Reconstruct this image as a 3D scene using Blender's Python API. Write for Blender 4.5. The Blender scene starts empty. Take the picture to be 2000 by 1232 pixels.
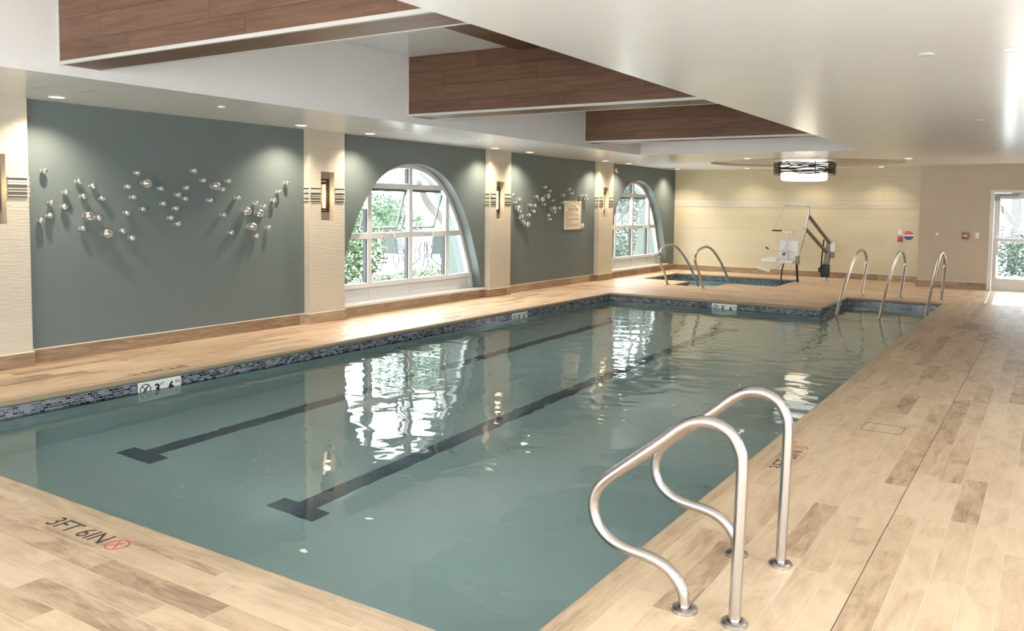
import bpy, bmesh, math, random
from mathutils import Vector, Matrix
C = bpy.context.scene.collection
SC = bpy.context.scene
PI = math.pi
random.seed(7)

# ---------------------------------------------------------------- camera
F, CX, CY, YAW, PIT, ROL = 1623.1, 1056.4, 506.3, 0.552465, -0.064120, 0.012956
CAMZ = 1.6
cd = bpy.data.cameras.new('camera'); cam = bpy.data.objects.new('camera', cd); C.objects.link(cam)
right = Vector((math.cos(YAW), math.sin(YAW), 0)); fwd0 = Vector((-math.sin(YAW), math.cos(YAW), 0)); zz = Vector((0, 0, 1))
fwd = fwd0 * math.cos(PIT) + zz * math.sin(PIT); up = -fwd0 * math.sin(PIT) + zz * math.cos(PIT)
R = right * math.cos(ROL) + up * math.sin(ROL); U = -right * math.sin(ROL) + up * math.cos(ROL)
M = Matrix((R, U, -fwd)).transposed().to_4x4(); M.translation = (0, 0, CAMZ)
cam.matrix_world = M
cd.sensor_width = 36; cd.lens = F / 2000 * 36
cd.shift_x = (1000 - CX) / 2000; cd.shift_y = (CY - 616) / 2000
cd.clip_start = 0.05; cd.clip_end = 300
SC.camera = cam

# ---------------------------------------------------------------- sky, sun, exposure
w = bpy.data.worlds.new('sky'); SC.world = w; w.use_nodes = True
bg = w.node_tree.nodes['Background']
bg.inputs[0].default_value = (0.90, 0.95, 1.0, 1); bg.inputs[1].default_value = 13.0
SC.view_settings.view_transform = 'Standard'; SC.view_settings.look = 'None'
SC.view_settings.exposure = 0.0; SC.view_settings.gamma = 1
try: SC.view_settings.use_curve_mapping = False
except Exception: pass
sd = bpy.data.lights.new('sun', 'SUN'); sd.energy = 9; sd.angle = 0.01; sd.color = (1, .95, .88)
so = bpy.data.objects.new('sun', sd); C.objects.link(so)
so.rotation_euler = Vector((0.03, -1, -0.62)).to_track_quat('-Z', 'Y').to_euler()
DOWN_W = 170.0     # one ceiling downlight
cy = SC.cycles
cy.max_bounces = 7; cy.diffuse_bounces = 4; cy.glossy_bounces = 4; cy.transmission_bounces = 4; cy.use_adaptive_sampling = True; cy.adaptive_threshold = 0.15; cy.adaptive_min_samples = 20; cy.transparent_max_bounces = 12
cy.sample_clamp_indirect = 8.0; cy.blur_glossy = 0.3; cy.use_denoising = True
cy.caustics_refractive = True; cy.caustics_reflective = True

def portal(loc, sx, sy, axis):
    d = bpy.data.lights.new('daylight_portal', 'AREA'); d.shape = 'RECTANGLE'; d.size = sx; d.size_y = sy
    d.cycles.is_portal = True
    o = bpy.data.objects.new('daylight_portal', d); C.objects.link(o); o.location = loc
    o.rotation_euler = Vector(axis).to_track_quat('-Z', 'Z').to_euler()
    return o

# ---------------------------------------------------------------- node helpers
class NT:
    def __init__(s, name):
        s.m = bpy.data.materials.new(name); s.m.use_nodes = True; s.t = s.m.node_tree
        s.t.nodes.clear(); s.out = s.t.nodes.new('ShaderNodeOutputMaterial')
    def n(s, typ, **kw):
        x = s.t.nodes.new(typ)
        for k, v in kw.items(): setattr(x, k, v)
        return x
    def put(s, sock, v):
        if hasattr(v, 'node'): s.t.links.new(v, sock)
        elif v is not None:
            if isinstance(v, (tuple, list)) and len(v) == 3 and sock.type == 'RGBA': v = (*v, 1)
            sock.default_value = v
    def math(s, op, a, b=None, c=None):
        x = s.n('ShaderNodeMath', operation=op)
        s.put(x.inputs[0], a)
        if b is not None: s.put(x.inputs[1], b)
        if c is not None: s.put(x.inputs[2], c)
        return x.outputs[0]
    def xyz(s):
        tc = s.n('ShaderNodeTexCoord'); sp = s.n('ShaderNodeSeparateXYZ'); s.t.links.new(tc.outputs['Object'], sp.inputs[0])
        return sp.outputs[0], sp.outputs[1], sp.outputs[2]
    def comb(s, a, b, c=0.0):
        x = s.n('ShaderNodeCombineXYZ'); s.put(x.inputs[0], a); s.put(x.inputs[1], b); s.put(x.inputs[2], c); return x.outputs[0]
    def white(s, v):
        x = s.n('ShaderNodeTexWhiteNoise', noise_dimensions='3D'); s.put(x.inputs['Vector'], v); return x.outputs['Value']
    def noise(s, v, scale=1.0, detail=3.0, rough=.55, dist=0.0):
        x = s.n('ShaderNodeTexNoise'); s.put(x.inputs['Vector'], v); x.inputs['Scale'].default_value = scale
        x.inputs['Detail'].default_value = detail; x.inputs['Roughness'].default_value = rough; x.inputs['Distortion'].default_value = dist
        return x.outputs['Fac']
    def ramp(s, f, stops, interp='LINEAR'):
        x = s.n('ShaderNodeValToRGB'); x.color_ramp.interpolation = interp; e = x.color_ramp.elements
        while len(e) < len(stops): e.new(.5)
        for i, (p, c) in enumerate(stops): e[i].position = p; e[i].color = (*c, 1)
        s.put(x.inputs[0], f); return x.outputs[0]
    def mix(s, f, a, b, typ='MIX'):
        x = s.n('ShaderNodeMix', data_type='RGBA', blend_type=typ); s.put(x.inputs[0], f); s.put(x.inputs[6], a); s.put(x.inputs[7], b); return x.outputs[2]
    def bump(s, h, strength=.3, dist=.01, normal=None):
        x = s.n('ShaderNodeBump'); x.inputs['Strength'].default_value = strength; x.inputs['Distance'].default_value = dist
        s.put(x.inputs['Height'], h)
        if normal is not None: s.put(x.inputs['Normal'], normal)
        return x.outputs[0]
    def pbr(s, color, rough=.5, metal=0.0, ior=1.45, normal=None, emit=None, es=0.0):
        p = s.n('ShaderNodeBsdfPrincipled'); s.put(p.inputs['Base Color'], color); s.put(p.inputs['Roughness'], rough)
        s.put(p.inputs['Metallic'], metal); p.inputs['IOR'].default_value = ior
        if normal is not None: s.put(p.inputs['Normal'], normal)
        if emit: p.inputs['Emission Color'].default_value = (*emit, 1); p.inputs['Emission Strength'].default_value = es
        s.t.links.new(p.outputs[0], s.out.inputs[0]); return s.m
    def tiles(s, u, v, lu, lv, g, stagger='rand'):
        """rows of tiles: returns id value, grout mask, fraction inside the tile"""
        vr = s.math('DIVIDE', v, lv); row = s.math('FLOOR', vr); rf = s.math('SUBTRACT', vr, row)
        off = s.white(s.comb(row, 3.7, 1.3)) if stagger == 'rand' else s.math('MULTIPLY', s.math('FLOORED_MODULO', row, 2.0), .5)
        ur = s.math('ADD', s.math('DIVIDE', u, lu), off); col = s.math('FLOOR', ur); cf = s.math('SUBTRACT', ur, col)
        idv = s.white(s.comb(row, col, .5))
        du = s.math('MULTIPLY', s.math('MINIMUM', cf, s.math('SUBTRACT', 1.0, cf)), lu)
        dv = s.math('MULTIPLY', s.math('MINIMUM', rf, s.math('SUBTRACT', 1.0, rf)), lv)
        mask = s.math('LESS_THAN', s.math('MINIMUM', du, dv), g)
        return idv, mask, (row, col, cf, rf)

def simple(name, color, rough=.5, metal=0.0, **k): return NT(name).pbr(color, rough, metal, **k)

def mat_planks(name, along, ridges=None):
    t = NT(name); x, y, z = t.xyz()
    u, v = (y, x) if along == 'y' else (x, y)
    v0 = t.math('ADD', v, 0.1308 if along == 'y' else 0.0)
    idv, mask, (row, col, cf, rf) = t.tiles(u, v0, .80, .1308, .0014)
    seed = t.math('MULTIPLY', idv, 37.0)
    g1 = t.noise(t.comb(t.math('MULTIPLY', u, 3.0), t.math('ADD', t.math('MULTIPLY', v, 22.0), seed), seed), 1.0, 6, .62, 1.3)
    g2 = t.noise(t.comb(t.math('MULTIPLY', u, 2.2), t.math('MULTIPLY', v, 6.0), seed), 1.0, 4, .6, 1.2)
    g3 = t.noise(t.comb(t.math('MULTIPLY', u, 9.0), t.math('MULTIPLY', v, 90.0), seed), 1.0, 3, .6, .4)
    a = t.math('ADD', t.math('MULTIPLY', g1, .50), t.math('MULTIPLY', g2, .72))
    a = t.math('ADD', a, t.math('MULTIPLY', g3, .16))
    a = t.math('ADD', a, t.math('MULTIPLY', t.math('SUBTRACT', t.math('POWER', idv, .6), .62), .36))
    c = t.ramp(a, [(.30, (.175, .118, .075)), (.48, (.37, .25, .16)), (.64, (.53, .378, .245)), (.86, (.645, .485, .325))])
    c = t.mix(mask, c, (.66, .55, .42))
    h = t.math('SUBTRACT', t.math('MULTIPLY', g3, .3), t.math('MULTIPLY', mask, 1.0))
    return t.pbr(c, t.math('ADD', .34, t.math('MULTIPLY', g1, .2)), normal=t.bump(h, .12, .002))

def mat_coping(name, along, edge):
    """grooved edge tile: thin ridges parallel to the pool edge"""
    t = NT(name); x, y, z = t.xyz()
    u, v = (y, x) if along == 'y' else (x, y)
    idv, mask, _ = t.tiles(u, t.math('ADD', t.math('MULTIPLY', v, 0.0), .5), .80, 1.0, .0014, 'half')
    col = t.math('FLOOR', t.math('DIVIDE', u, .8))
    g1 = t.noise(t.comb(t.math('MULTIPLY', u, 4.0), t.math('MULTIPLY', v, 45.0), col), 1.0, 5, .6, .8)
    g2 = t.noise(t.comb(t.math('MULTIPLY', u, 2.0), t.math('MULTIPLY', v, 9.0), col), 1.0, 3, .6, .8)
    a = t.math('ADD', t.math('MULTIPLY', g1, .6), t.math('MULTIPLY', g2, .6))
    c = t.ramp(a, [(.36, (.28, .185, .11)), (.56, (.47, .335, .215)), (.80, (.64, .48, .32))])
    d = t.math('ABSOLUTE', t.math('SUBTRACT', v, edge))
    rr = t.math('SINE', t.math('MULTIPLY', d, 2 * PI / .0125))
    line = t.math('GREATER_THAN', rr, .55)
    flat = t.math('MULTIPLY', t.math('GREATER_THAN', d, .058), t.math('LESS_THAN', d, .083))
    line = t.math('MULTIPLY', line, t.math('SUBTRACT', 1.0, flat))
    c = t.mix(t.math('MULTIPLY', line, .5), c, (.66, .52, .36))
    c = t.mix(mask, c, (.60, .50, .38))
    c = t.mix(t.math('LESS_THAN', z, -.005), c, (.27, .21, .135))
    return t.pbr(c, .42, normal=t.bump(line, .25, .002))

def mat_mosaic(name, dark=False):
    t = NT(name); x, y, z = t.xyz(); u = t.math('ADD', x, y)
    idv, mask, _ = t.tiles(u, z, .047, .0218, .0016, 'half')
    c = t.ramp(idv, [(0, (.010, .014, .022)), (.22, (.04, .055, .07)), (.40, (.08, .095, .11)), (.58, (.13, .135, .15)), (.76, (.17, .17, .185)), (.9, (.03, .045, .06))], 'CONSTANT')
    c = t.mix(mask, c, (.30, .31, .335))
    return t.pbr(c, .15, normal=t.bump(t.math('SUBTRACT', 1.0, mask), .3, .002))

def mat_lane():
    t = NT('navy_lane_mosaic'); x, y, z = t.xyz()
    idv, mask, _ = t.tiles(y, x, .026, .026, .0013, 'half')
    c = t.ramp(idv, [(0, (.09, .135, .21)), (1, (.14, .20, .29))])
    return t.pbr(t.mix(mask, c, (.17, .23, .30)), .3)

def mat_walltile(name, lu, lv, wavy, z0=0.0, c0=(.49, .425, .335), c1=(.53, .46, .365)):
    t = NT(name); x, y, z = t.xyz(); u = t.math('ADD', x, y)
    idv, mask, _ = t.tiles(u, t.math('SUBTRACT', z, z0), lu, lv, .0016, 'rand')
    c = t.mix(idv, c0, c1)
    c = t.mix(t.math('MULTIPLY', mask, .5), c, (.55, .47, .36))
    wv = t.noise(t.comb(t.math('MULTIPLY', u, 6.5), t.math('MULTIPLY', z, 78.0), 0.0), 1.0, 2, .5, .6)
    hgt = t.math('SUBTRACT', t.math('MULTIPLY', wv, wavy), t.math('MULTIPLY', mask, .25))
    return t.pbr(c, .32, normal=t.bump(hgt, .8, .012))

def mat_darkwood(name='walnut_cladding', z0=-0.012, rows=.1712):
    t = NT(name); x, y, z = t.xyz()
    idv, mask, (row, col, cf, rf) = t.tiles(x, t.math('SUBTRACT', z, z0), 1.25, rows, .0018)
    seed = t.math('MULTIPLY', idv, 21.0)
    g = t.noise(t.comb(t.math('MULTIPLY', x, 2.0), t.math('MULTIPLY', t.math('ADD', z, y), 26.0), seed), 1.0, 6, .65, .5)
    a = t.math('ADD', g, t.math('MULTIPLY', t.math('SUBTRACT', idv, .5), .22))
    c = t.ramp(a, [(.25, (.092, .044, .027)), (.5, (.150, .076, .046)), (.8, (.215, .115, .070))])
    c = t.mix(mask, c, (.03, .016, .01))
    return t.pbr(c, .42, normal=t.bump(t.math('SUBTRACT', 1.0, mask), .3, .003))

def mat_water(name, tint=(.80, .93, .90), amp=1.0):
    t = NT(name); x, y, z = t.xyz()
    far = t.ramp(t.math('DIVIDE', y, 16.0), [(.15, (.25,) * 3), (.42, (.75,) * 3), (.62, (.95,) * 3), (1.0, (.55,) * 3)])
    n1 = t.noise(t.comb(t.math('MULTIPLY', x, 1.0), t.math('MULTIPLY', y, 1.3)), 2.3, 1.5, .5, .5)
    n2 = t.noise(t.comb(x, y, 3.0), 8.0, 2.0, .5, .3)
    h = t.math('ADD', n1, t.math('MULTIPLY', n2, t.math('MULTIPLY', far, .08)))
    h = t.math('MULTIPLY', h, far)
    nb = t.bump(h, 1.0, .0105 * amp)
    fr = t.n('ShaderNodeFresnel'); fr.inputs[0].default_value = 1.33; t.put(fr.inputs['Normal'], nb)
    rf = t.n('ShaderNodeBsdfRefraction'); rf.inputs['IOR'].default_value = 1.33; rf.inputs['Roughness'].default_value = 0; t.put(rf.inputs['Color'], tint); t.put(rf.inputs['Normal'], nb)
    gl = t.n('ShaderNodeBsdfGlossy'); gl.inputs['Roughness'].default_value = 0.0; t.put(gl.inputs['Normal'], nb)
    mx = t.n('ShaderNodeMixShader'); t.put(mx.inputs[0], fr.outputs[0]); t.t.links.new(rf.outputs[0], mx.inputs[1]); t.t.links.new(gl.outputs[0], mx.inputs[2])
    t.t.links.new(mx.outputs[0], t.out.inputs[0]); return t.m

def mat_glass(name):
    t = NT(name)
    lw = t.n('ShaderNodeLayerWeight'); fac = t.math('MULTIPLY_ADD', t.math('POWER', lw.outputs['Facing'], 5.0), .90, .05)
    tr = t.n('ShaderNodeBsdfTransparent'); t.put(tr.inputs[0], (.93, .97, .96))
    gl = t.n('ShaderNodeBsdfGlossy'); gl.inputs['Roughness'].default_value = 0.0
    mx = t.n('ShaderNodeMixShader'); t.put(mx.inputs[0], fac); t.t.links.new(tr.outputs[0], mx.inputs[1]); t.t.links.new(gl.outputs[0], mx.inputs[2])
    t.t.links.new(mx.outputs[0], t.out.inputs[0]); return t.m

def mat_leaf(name, c0, c1):
    t = NT(name); g = t.n('ShaderNodeNewGeometry')
    return t.pbr(t.mix(g.outputs['Random Per Island'], c0, c1), .55)

def mat_paint(name, c, rough=.55, b=.05):
    t = NT(name); x, y, z = t.xyz()
    n = t.noise(t.comb(x, y, z), 3.0, 4, .6); n2 = t.noise(t.comb(x, y, z), 140.0, 2, .5)
    cc = t.mix(n, tuple(v * .96 for v in c), tuple(min(1, v * 1.03) for v in c))
    return t.pbr(cc, rough, normal=t.bump(n2, b, .001))

def mat_emit(name, c, s):
    t = NT(name); e = t.n('ShaderNodeEmission'); t.put(e.inputs[0], c); e.inputs[1].default_value = s
    t.t.links.new(e.outputs[0], t.out.inputs[0]); return t.m

MT = dict(
    plankY=mat_planks('timber_look_deck_tile', 'y'), plankX=mat_planks('timber_look_deck_tile_crosswise', 'x'),
    mosaic=mat_mosaic('blue_mosaic_band'), lane=mat_lane(),
    blue=mat_paint('blue_grey_wall_paint', (.124, .148, .140), .5), white=mat_paint('white_paint', (.78, .76, .73), .4),
    tan=mat_paint('taupe_wall_paint', (.50, .42, .32), .55), ceil=mat_paint('satin_ceiling_paint', (.875, .895, .91), .21, .01),
    fascia=mat_paint('matt_ceiling_paint', (.745, .70, .675), .6), dome=mat_paint('taupe_ceiling_paint', (.52, .45, .38), .5),
    pier=mat_walltile('rippled_cream_tile', 5.0, .33, .55, .14), back=mat_walltile('large_cream_tile', .84, .318, .10, .135, (.54, .465, .31), (.575, .495, .335)),
    wood=mat_darkwood(), frame=simple('white_window_metal', (.66, .64, .61), .35), black=simple('black_plastic', (.015, .015, .017), .4),
    steel=NT('brushed_steel').pbr((.53, .49, .47), .27, 1.0), alu=simple('dull_aluminium', (.55, .54, .52), .4, .7),
    trim=simple('pale_metal_trim', (.62, .60, .57), .4, .2), glass=mat_glass('window_glass'),
    base=None, caulk=simple('cream_caulk', (.74, .68, .56), .5), bronze=simple('dark_bronze', (.055, .042, .032), .4, .6),
    greyp=simple('grey_powder_coat', (.22, .205, .185), .4, .3), wplast=simple('white_plastic', (.78, .78, .76), .35),
    plaster=mat_paint('pool_plaster', (.70, .90, .92), .7, .02), cream=simple('cream_enamel', (.72, .64, .50), .5),
    ink=simple('black_ink', (.012, .012, .014), .5), red=simple('faded_red_ink', (.62, .10, .08), .5), brown=simple('brown_ink', (.16, .09, .05), .5),
    signw=simple('white_ceramic_tile', (.62, .62, .57), .2),
)
def mat_base():
    t = NT('timber_look_skirting_tile'); x, y, z = t.xyz(); u = t.math('ADD', x, y)
    col = t.math('FLOOR', t.math('DIVIDE', u, .8)); idv = t.white(t.comb(col, 1.0, 2.0))
    g = t.noise(t.comb(t.math('MULTIPLY', u, 3.0), t.math('MULTIPLY', z, 24.0), t.math('MULTIPLY', idv, 9.0)), 1.0, 6, .62, 1.2)
    a = t.math('ADD', g, t.math('MULTIPLY', t.math('SUBTRACT', idv, .5), .3))
    return t.pbr(t.ramp(a, [(.3, (.20, .125, .075)), (.5, (.31, .205, .125)), (.75, (.44, .31, .20))]), .45)
MT['base'] = mat_base()

# ---------------------------------------------------------------- mesh helpers
def link(name, bm, m, parent=None, smooth=False):
    me = bpy.data.meshes.new(name); bmesh.ops.recalc_face_normals(bm, faces=bm.faces) if smooth != 'keep' else None
    bm.to_mesh(me); bm.free()
    for k in (m if isinstance(m, (list, tuple)) else [m]): me.materials.append(MT[k] if isinstance(k, str) else k)
    if smooth is True:
        for p in me.polygons: p.use_smooth = True
        try: me.set_sharp_from_angle(angle=math.radians(38))
        except Exception: pass
    o = bpy.data.objects.new(name, me); C.objects.link(o)
    if parent: o.parent = parent
    return o
def struct(o, label=None):
    o['kind'] = 'structure'
    if label: o['label'] = label
    return o
def tag(o, label, cat, group=None, kind=None):
    o['label'] = label; o['category'] = cat
    if group: o['group'] = group
    if kind: o['kind'] = kind
    return o
def empty(name, loc=(0, 0, 0), rz=0.0):
    o = bpy.data.objects.new(name, None); C.objects.link(o); o.location = loc; o.rotation_euler = (0, 0, rz); o.empty_display_size = .1
    return o
def box(bm, x0, x1, y0, y1, z0, z1, mi=0, bev=0.0):
    vs = [bm.verts.new(p) for p in ((x0, y0, z0), (x1, y0, z0), (x1, y1, z0), (x0, y1, z0), (x0, y0, z1), (x1, y0, z1), (x1, y1, z1), (x0, y1, z1))]
    fs = [bm.faces.new([vs[i] for i in f]) for f in ((0, 3, 2, 1), (4, 5, 6, 7), (0, 1, 5, 4), (1, 2, 6, 5), (2, 3, 7, 6), (3, 0, 4, 7))]
    for f in fs: f.material_index = mi
    if bev > 0:
        es = list({e for f in fs for e in f.edges})
        bmesh.ops.bevel(bm, geom=es, offset=bev, segments=2, affect='EDGES', profile=.6)
    return fs
def quad(bm, pts, mi=0):
    f = bm.faces.new([bm.verts.new(p) for p in pts]); f.material_index = mi; return f
def obox(name, dims, m, parent=None, bev=0.0, mi=0):
    bm = bmesh.new(); box(bm, *dims, bev=bev); return link(name, bm, m, parent, smooth=bev > 0)
def obar(bm, a, b, w, d, upv=(0, 0, 1), bev=0.0):
    """rectangular bar from a to b"""
    a = Vector(a); b = Vector(b); t = (b - a).normalized(); s = t.cross(Vector(upv))
    if s.length < 1e-4: s = t.cross(Vector((1, 0, 0)))
    s.normalize(); n = s.cross(t).normalized()
    vs = []
    for p in (a, b):
        for i, j in ((-1, -1), (1, -1), (1, 1), (-1, 1)): vs.append(bm.verts.new(p + s * w / 2 * i + n * d / 2 * j))
    for f in ((0, 1, 2, 3), (7, 6, 5, 4), (0, 4, 5, 1), (1, 5, 6, 2), (2, 6, 7, 3), (3, 7, 4, 0)): bm.faces.new([vs[i] for i in f])
def catmull(pts, n=8, closed=False):
    P = [Vector(p) for p in pts]; out = []; L = len(P)
    rng = range(L if closed else L - 1)
    for i in rng:
        p0 = P[(i - 1) % L] if closed or i > 0 else P[0] * 2 - P[1]
        p1 = P[i]; p2 = P[(i + 1) % L]; p3 = P[(i + 2) % L] if closed or i + 2 < L else P[-1] * 2 - P[-2]
        for k in range(n):
            t = k / n
            out.append(.5 * ((2 * p1) + (p2 - p0) * t + (2 * p0 - 5 * p1 + 4 * p2 - p3) * t * t + (3 * p1 - p0 - 3 * p2 + p3) * t ** 3))
    if not closed: out.append(P[-1])
    return out
def tube(bm, path, r, seg=14, closed=False, caps=True):
    P = [Vector(p) for p in path]; L = len(P); rings = []; prev = None
    for i, p in enumerate(P):
        a = P[(i - 1) % L] if closed or i > 0 else p; b = P[(i + 1) % L] if closed or i < L - 1 else p
        t = (b - a).normalized()
        if prev is None:
            u = t.cross(Vector((0, 0, 1)));
            if u.length < .1: u = t.cross(Vector((0, 1, 0)))
            u.normalize()
        else:
            u = prev - t * prev.dot(t); u.normalize()
        prev = u; v = t.cross(u); rr = r(i / (L - 1)) if callable(r) else r
        rings.append([bm.verts.new(p + (u * math.cos(2 * PI * k / seg) + v * math.sin(2 * PI * k / seg)) * rr) for k in range(seg)])
    for i in range(L if closed else L - 1):
        A = rings[i]; B = rings[(i + 1) % L]
        for k in range(seg): bm.faces.new((A[k], A[(k + 1) % seg], B[(k + 1) % seg], B[k]))
    if caps and not closed: bm.faces.new(rings[0][::-1]); bm.faces.new(rings[-1])
def lathe(bm, prof, seg=24, mat=Matrix(), cap=True):
    """profile of (r, h) revolved about local z"""
    rings = []
    for r, h in prof:
        if r < 1e-6: rings.append([bm.verts.new(mat @ Vector((0, 0, h)))])
        else: rings.append([bm.verts.new(mat @ Vector((r * math.cos(2 * PI * k / seg), r * math.sin(2 * PI * k / seg), h))) for k in range(seg)])
    for A, B in zip(rings, rings[1:]):
        for k in range(seg):
            k2 = (k + 1) % seg
            if len(A) == 1 and len(B) == 1: continue
            if len(A) == 1: bm.faces.new((A[0], B[k2], B[k]))
            elif len(B) == 1: bm.faces.new((A[k], A[k2], B[0]))
            else: bm.faces.new((A[k], A[k2], B[k2], B[k]))
    if cap:
        if len(rings[0]) > 1: bm.faces.new(rings[0][::-1])
        if len(rings[-1]) > 1: bm.faces.new(rings[-1])
def rects(bm, region, holes, z, mi=0):
    xs = sorted({v for r in region + holes for v in r[:2]}); ys = sorted({v for r in region + holes for v in r[2:4]})
    for a, b in zip(xs, xs[1:]):
        for c, d in zip(ys, ys[1:]):
            mx, my = (a + b) / 2, (c + d) / 2
            if any(r[0] < mx < r[1] and r[2] < my < r[3] for r in region) and not any(r[0] < mx < r[1] and r[2] < my < r[3] for r in holes):
                quad(bm, ((a, c, z), (b, c, z), (b, d, z), (a, d, z)), mi)
def sweep(bm, poly, prof, mifun=None):
    """closed axis-aligned outline (counter-clockwise), profile of (outward offset, z) mitred round the corners"""
    L = len(poly); P = [Vector((*p, 0)) for p in poly]; rows = []
    for i in range(L):
        d0 = (P[i] - P[i - 1]).normalized(); d1 = (P[(i + 1) % L] - P[i]).normalized()
        n0 = Vector((d0.y, -d0.x, 0)); n1 = Vector((d1.y, -d1.x, 0)); nn = n0 + n1
        rows.append([bm.verts.new(P[i] + nn * o + Vector((0, 0, z))) for o, z in prof])
    for i in range(L):
        A = rows[i]; B = rows[(i + 1) % L]; d = P[(i + 1) % L] - P[i]
        for k in range(len(prof) - 1):
            f = bm.faces.new((A[k], A[k + 1], B[k + 1], B[k])); f.material_index = mifun(i, d) if mifun else 0
def text_mesh(name, body, m, width, height, parent=None, ext=.0006, bold=0.0):
    cu = bpy.data.curves.new('tmp', 'FONT'); cu.body = body; cu.extrude = ext; cu.offset = bold; cu.resolution_u = 3
    o = bpy.data.objects.new('tmp', cu); C.objects.link(o); bpy.context.view_layer.update()
    me = bpy.data.meshes.new_from_object(o.evaluated_get(bpy.context.evaluated_depsgraph_get()))
    C.objects.unlink(o); bpy.data.objects.remove(o)
    xs = [v.co.x for v in me.vertices]; ys = [v.co.y for v in me.vertices]
    sx = width / (max(xs) - min(xs)); sy = height / (max(ys) - min(ys)); x0, y0 = min(xs), min(ys)
    for v in me.vertices: v.co.x = (v.co.x - x0) * sx; v.co.y = (v.co.y - y0) * sy
    me.materials.clear(); me.materials.append(MT[m]); me.name = name
    r = bpy.data.objects.new(name, me); C.objects.link(r)
    if parent: r.parent = parent
    return r
def nodive_bm(bm, cx, cy, r, th=.12):
    for ro, ri in ((r, r * (1 - th)),):
        N = 36
        for k in range(N):
            a, b = 2 * PI * k / N, 2 * PI * (k + 1) / N
            quad(bm, ((cx + ri * math.cos(a), cy + ri * math.sin(a), 0), (cx + ro * math.cos(a), cy + ro * math.sin(a), 0), (cx + ro * math.cos(b), cy + ro * math.sin(b), 0), (cx + ri * math.cos(b), cy + ri * math.sin(b), 0)))
    def bar(ax, ay, bx, by, wd):
        d = Vector((bx - ax, by - ay, 0)).normalized(); n = Vector((-d.y, d.x, 0)) * wd / 2
        quad(bm, [(cx + ax + n.x, cy + ay + n.y, 0), (cx + ax - n.x, cy + ay - n.y, 0), (cx + bx - n.x, cy + by - n.y, 0), (cx + bx + n.x, cy + by + n.y, 0)])
    return bar
ORD = 'zeroth first second third fourth fifth sixth seventh eighth ninth tenth eleventh twelfth thirteenth fourteenth fifteenth sixteenth seventeenth eighteenth nineteenth twentieth twenty-first twenty-second twenty-third twenty-fourth twenty-fifth twenty-sixth twenty-seventh twenty-eighth twenty-ninth thirtieth thirty-first thirty-second thirty-third thirty-fourth thirty-fifth thirty-sixth thirty-seventh thirty-eighth thirty-ninth fortieth forty-first forty-second forty-third forty-fourth forty-fifth forty-sixth forty-seventh forty-eighth forty-ninth fiftieth'.split()
def smooth_normals(o):
    for p in o.data.polygons: p.use_smooth = True

# ================================================================ ROOM SHELL
ZC, ZT = 2.558, 3.322                 # soffit height, recess ceiling height
XB, XP = -8.395, -8.291               # blue wall plane, pier face
YW, YR, XR = 20.19, 19.241, -2.44     # back wall, taupe block face, its corner
XE = 2.4; YN = -2.2                   # right wall, wall behind
ZW = -0.148
POOL = [(-7.019, 2.408), (-1.608, 2.408), (-1.608, 15.948), (-3.183, 15.948), (-3.183, 13.906), (-7.019, 13.906)]
SPA = [(-7.86, 17.12), (-6.72, 17.12), (-6.72, 16.12), (-5.90, 16.12), (-5.90, 17.12), (-4.88, 17.12), (-4.88, 19.22), (-7.86, 19.22)]
W = .131
# floor: timber-look tiles laid round the pool
bm = bmesh.new()
rects(bm, [(-1.608 + W, XE, YN, YW)], [], 0, 0)
rects(bm, [(XB, -7.019 - W, 2.408 - W, 13.906 + W)], [], 0, 0)
rects(bm, [(XB, -1.608 + W, YN, 2.408 - W)], [], 0, 1)
rects(bm, [(XB, -1.608 + W, 13.906 + W, YW)], [(-3.183 - W, -1.608 + W, 13, 15.948 + W), (-7.86 - W, -4.88 + W, 17.12 - W, 19.22 + W), (-6.72 - W, -5.90 + W, 16.12 - W, 17.2)], 0, 1)
struct(link('floor', bm, ['plankY', 'plankX']), 'pale timber-look plank tiles laid around the pool')
# coping and basins
NOSE = [(W, 0), (.032, 0), (.012, -.006), (.002, -.018), (0, -.034), (.006, -.048), (.02, -.057)]
def coping(name, poly, label):
    mats = []
    for i, p in enumerate(poly):
        q = poly[(i + 1) % len(poly)]; al = 'y' if abs(p[0] - q[0]) < 1e-6 else 'x'
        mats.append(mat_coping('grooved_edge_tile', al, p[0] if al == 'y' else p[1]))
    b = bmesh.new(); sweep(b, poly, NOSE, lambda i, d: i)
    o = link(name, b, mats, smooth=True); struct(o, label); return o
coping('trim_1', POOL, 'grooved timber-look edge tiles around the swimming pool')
coping('trim_2', SPA, 'grooved timber-look edge tiles around the hot tub')
def basin(name, poly, region, depth, label):
    b = bmesh.new()
    sweep(b, poly, [(.02, -.057), (.02, -.215)], lambda i, d: 1)
    sweep(b, poly, [(.02, -.215), (.02, -depth)], lambda i, d: 0)
    rects(b, [(r[0] - .02, r[1] + .02, r[2] - .02, r[3] + .02) for r in region], [], -depth, 0)
    for f in b.faces: f.normal_update()
    o = link(name, b, ['plaster', 'mosaic'], smooth='keep'); struct(o, label); return o
pb = basin('pool_basin', POOL, [(-7.019, -1.608, 2.408, 13.906), (-3.183, -1.608, 13.9, 15.948)], 1.22, 'pool basin of pale plaster with a blue mosaic band at the waterline')
sb = basin('spa_basin', SPA, [(-7.86, -4.88, 17.12, 19.22), (-6.72, -5.90, 16.12, 17.2)], .95, 'hot tub basin with a blue mosaic band')
for i, (y0, z1) in enumerate(((15.62, -.36), (15.30, -.62), (14.98, -.90))):
    b = bmesh.new(); box(b, -3.20, -1.59, y0, 15.965 if i == 0 else y0 + .34, -1.215, z1); link('step', b, 'plaster', pb)
b = bmesh.new(); box(b, -7.87, -4.87, 18.75, 19.235, -.945, -.5); link('bench', b, 'plaster', sb)
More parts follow.
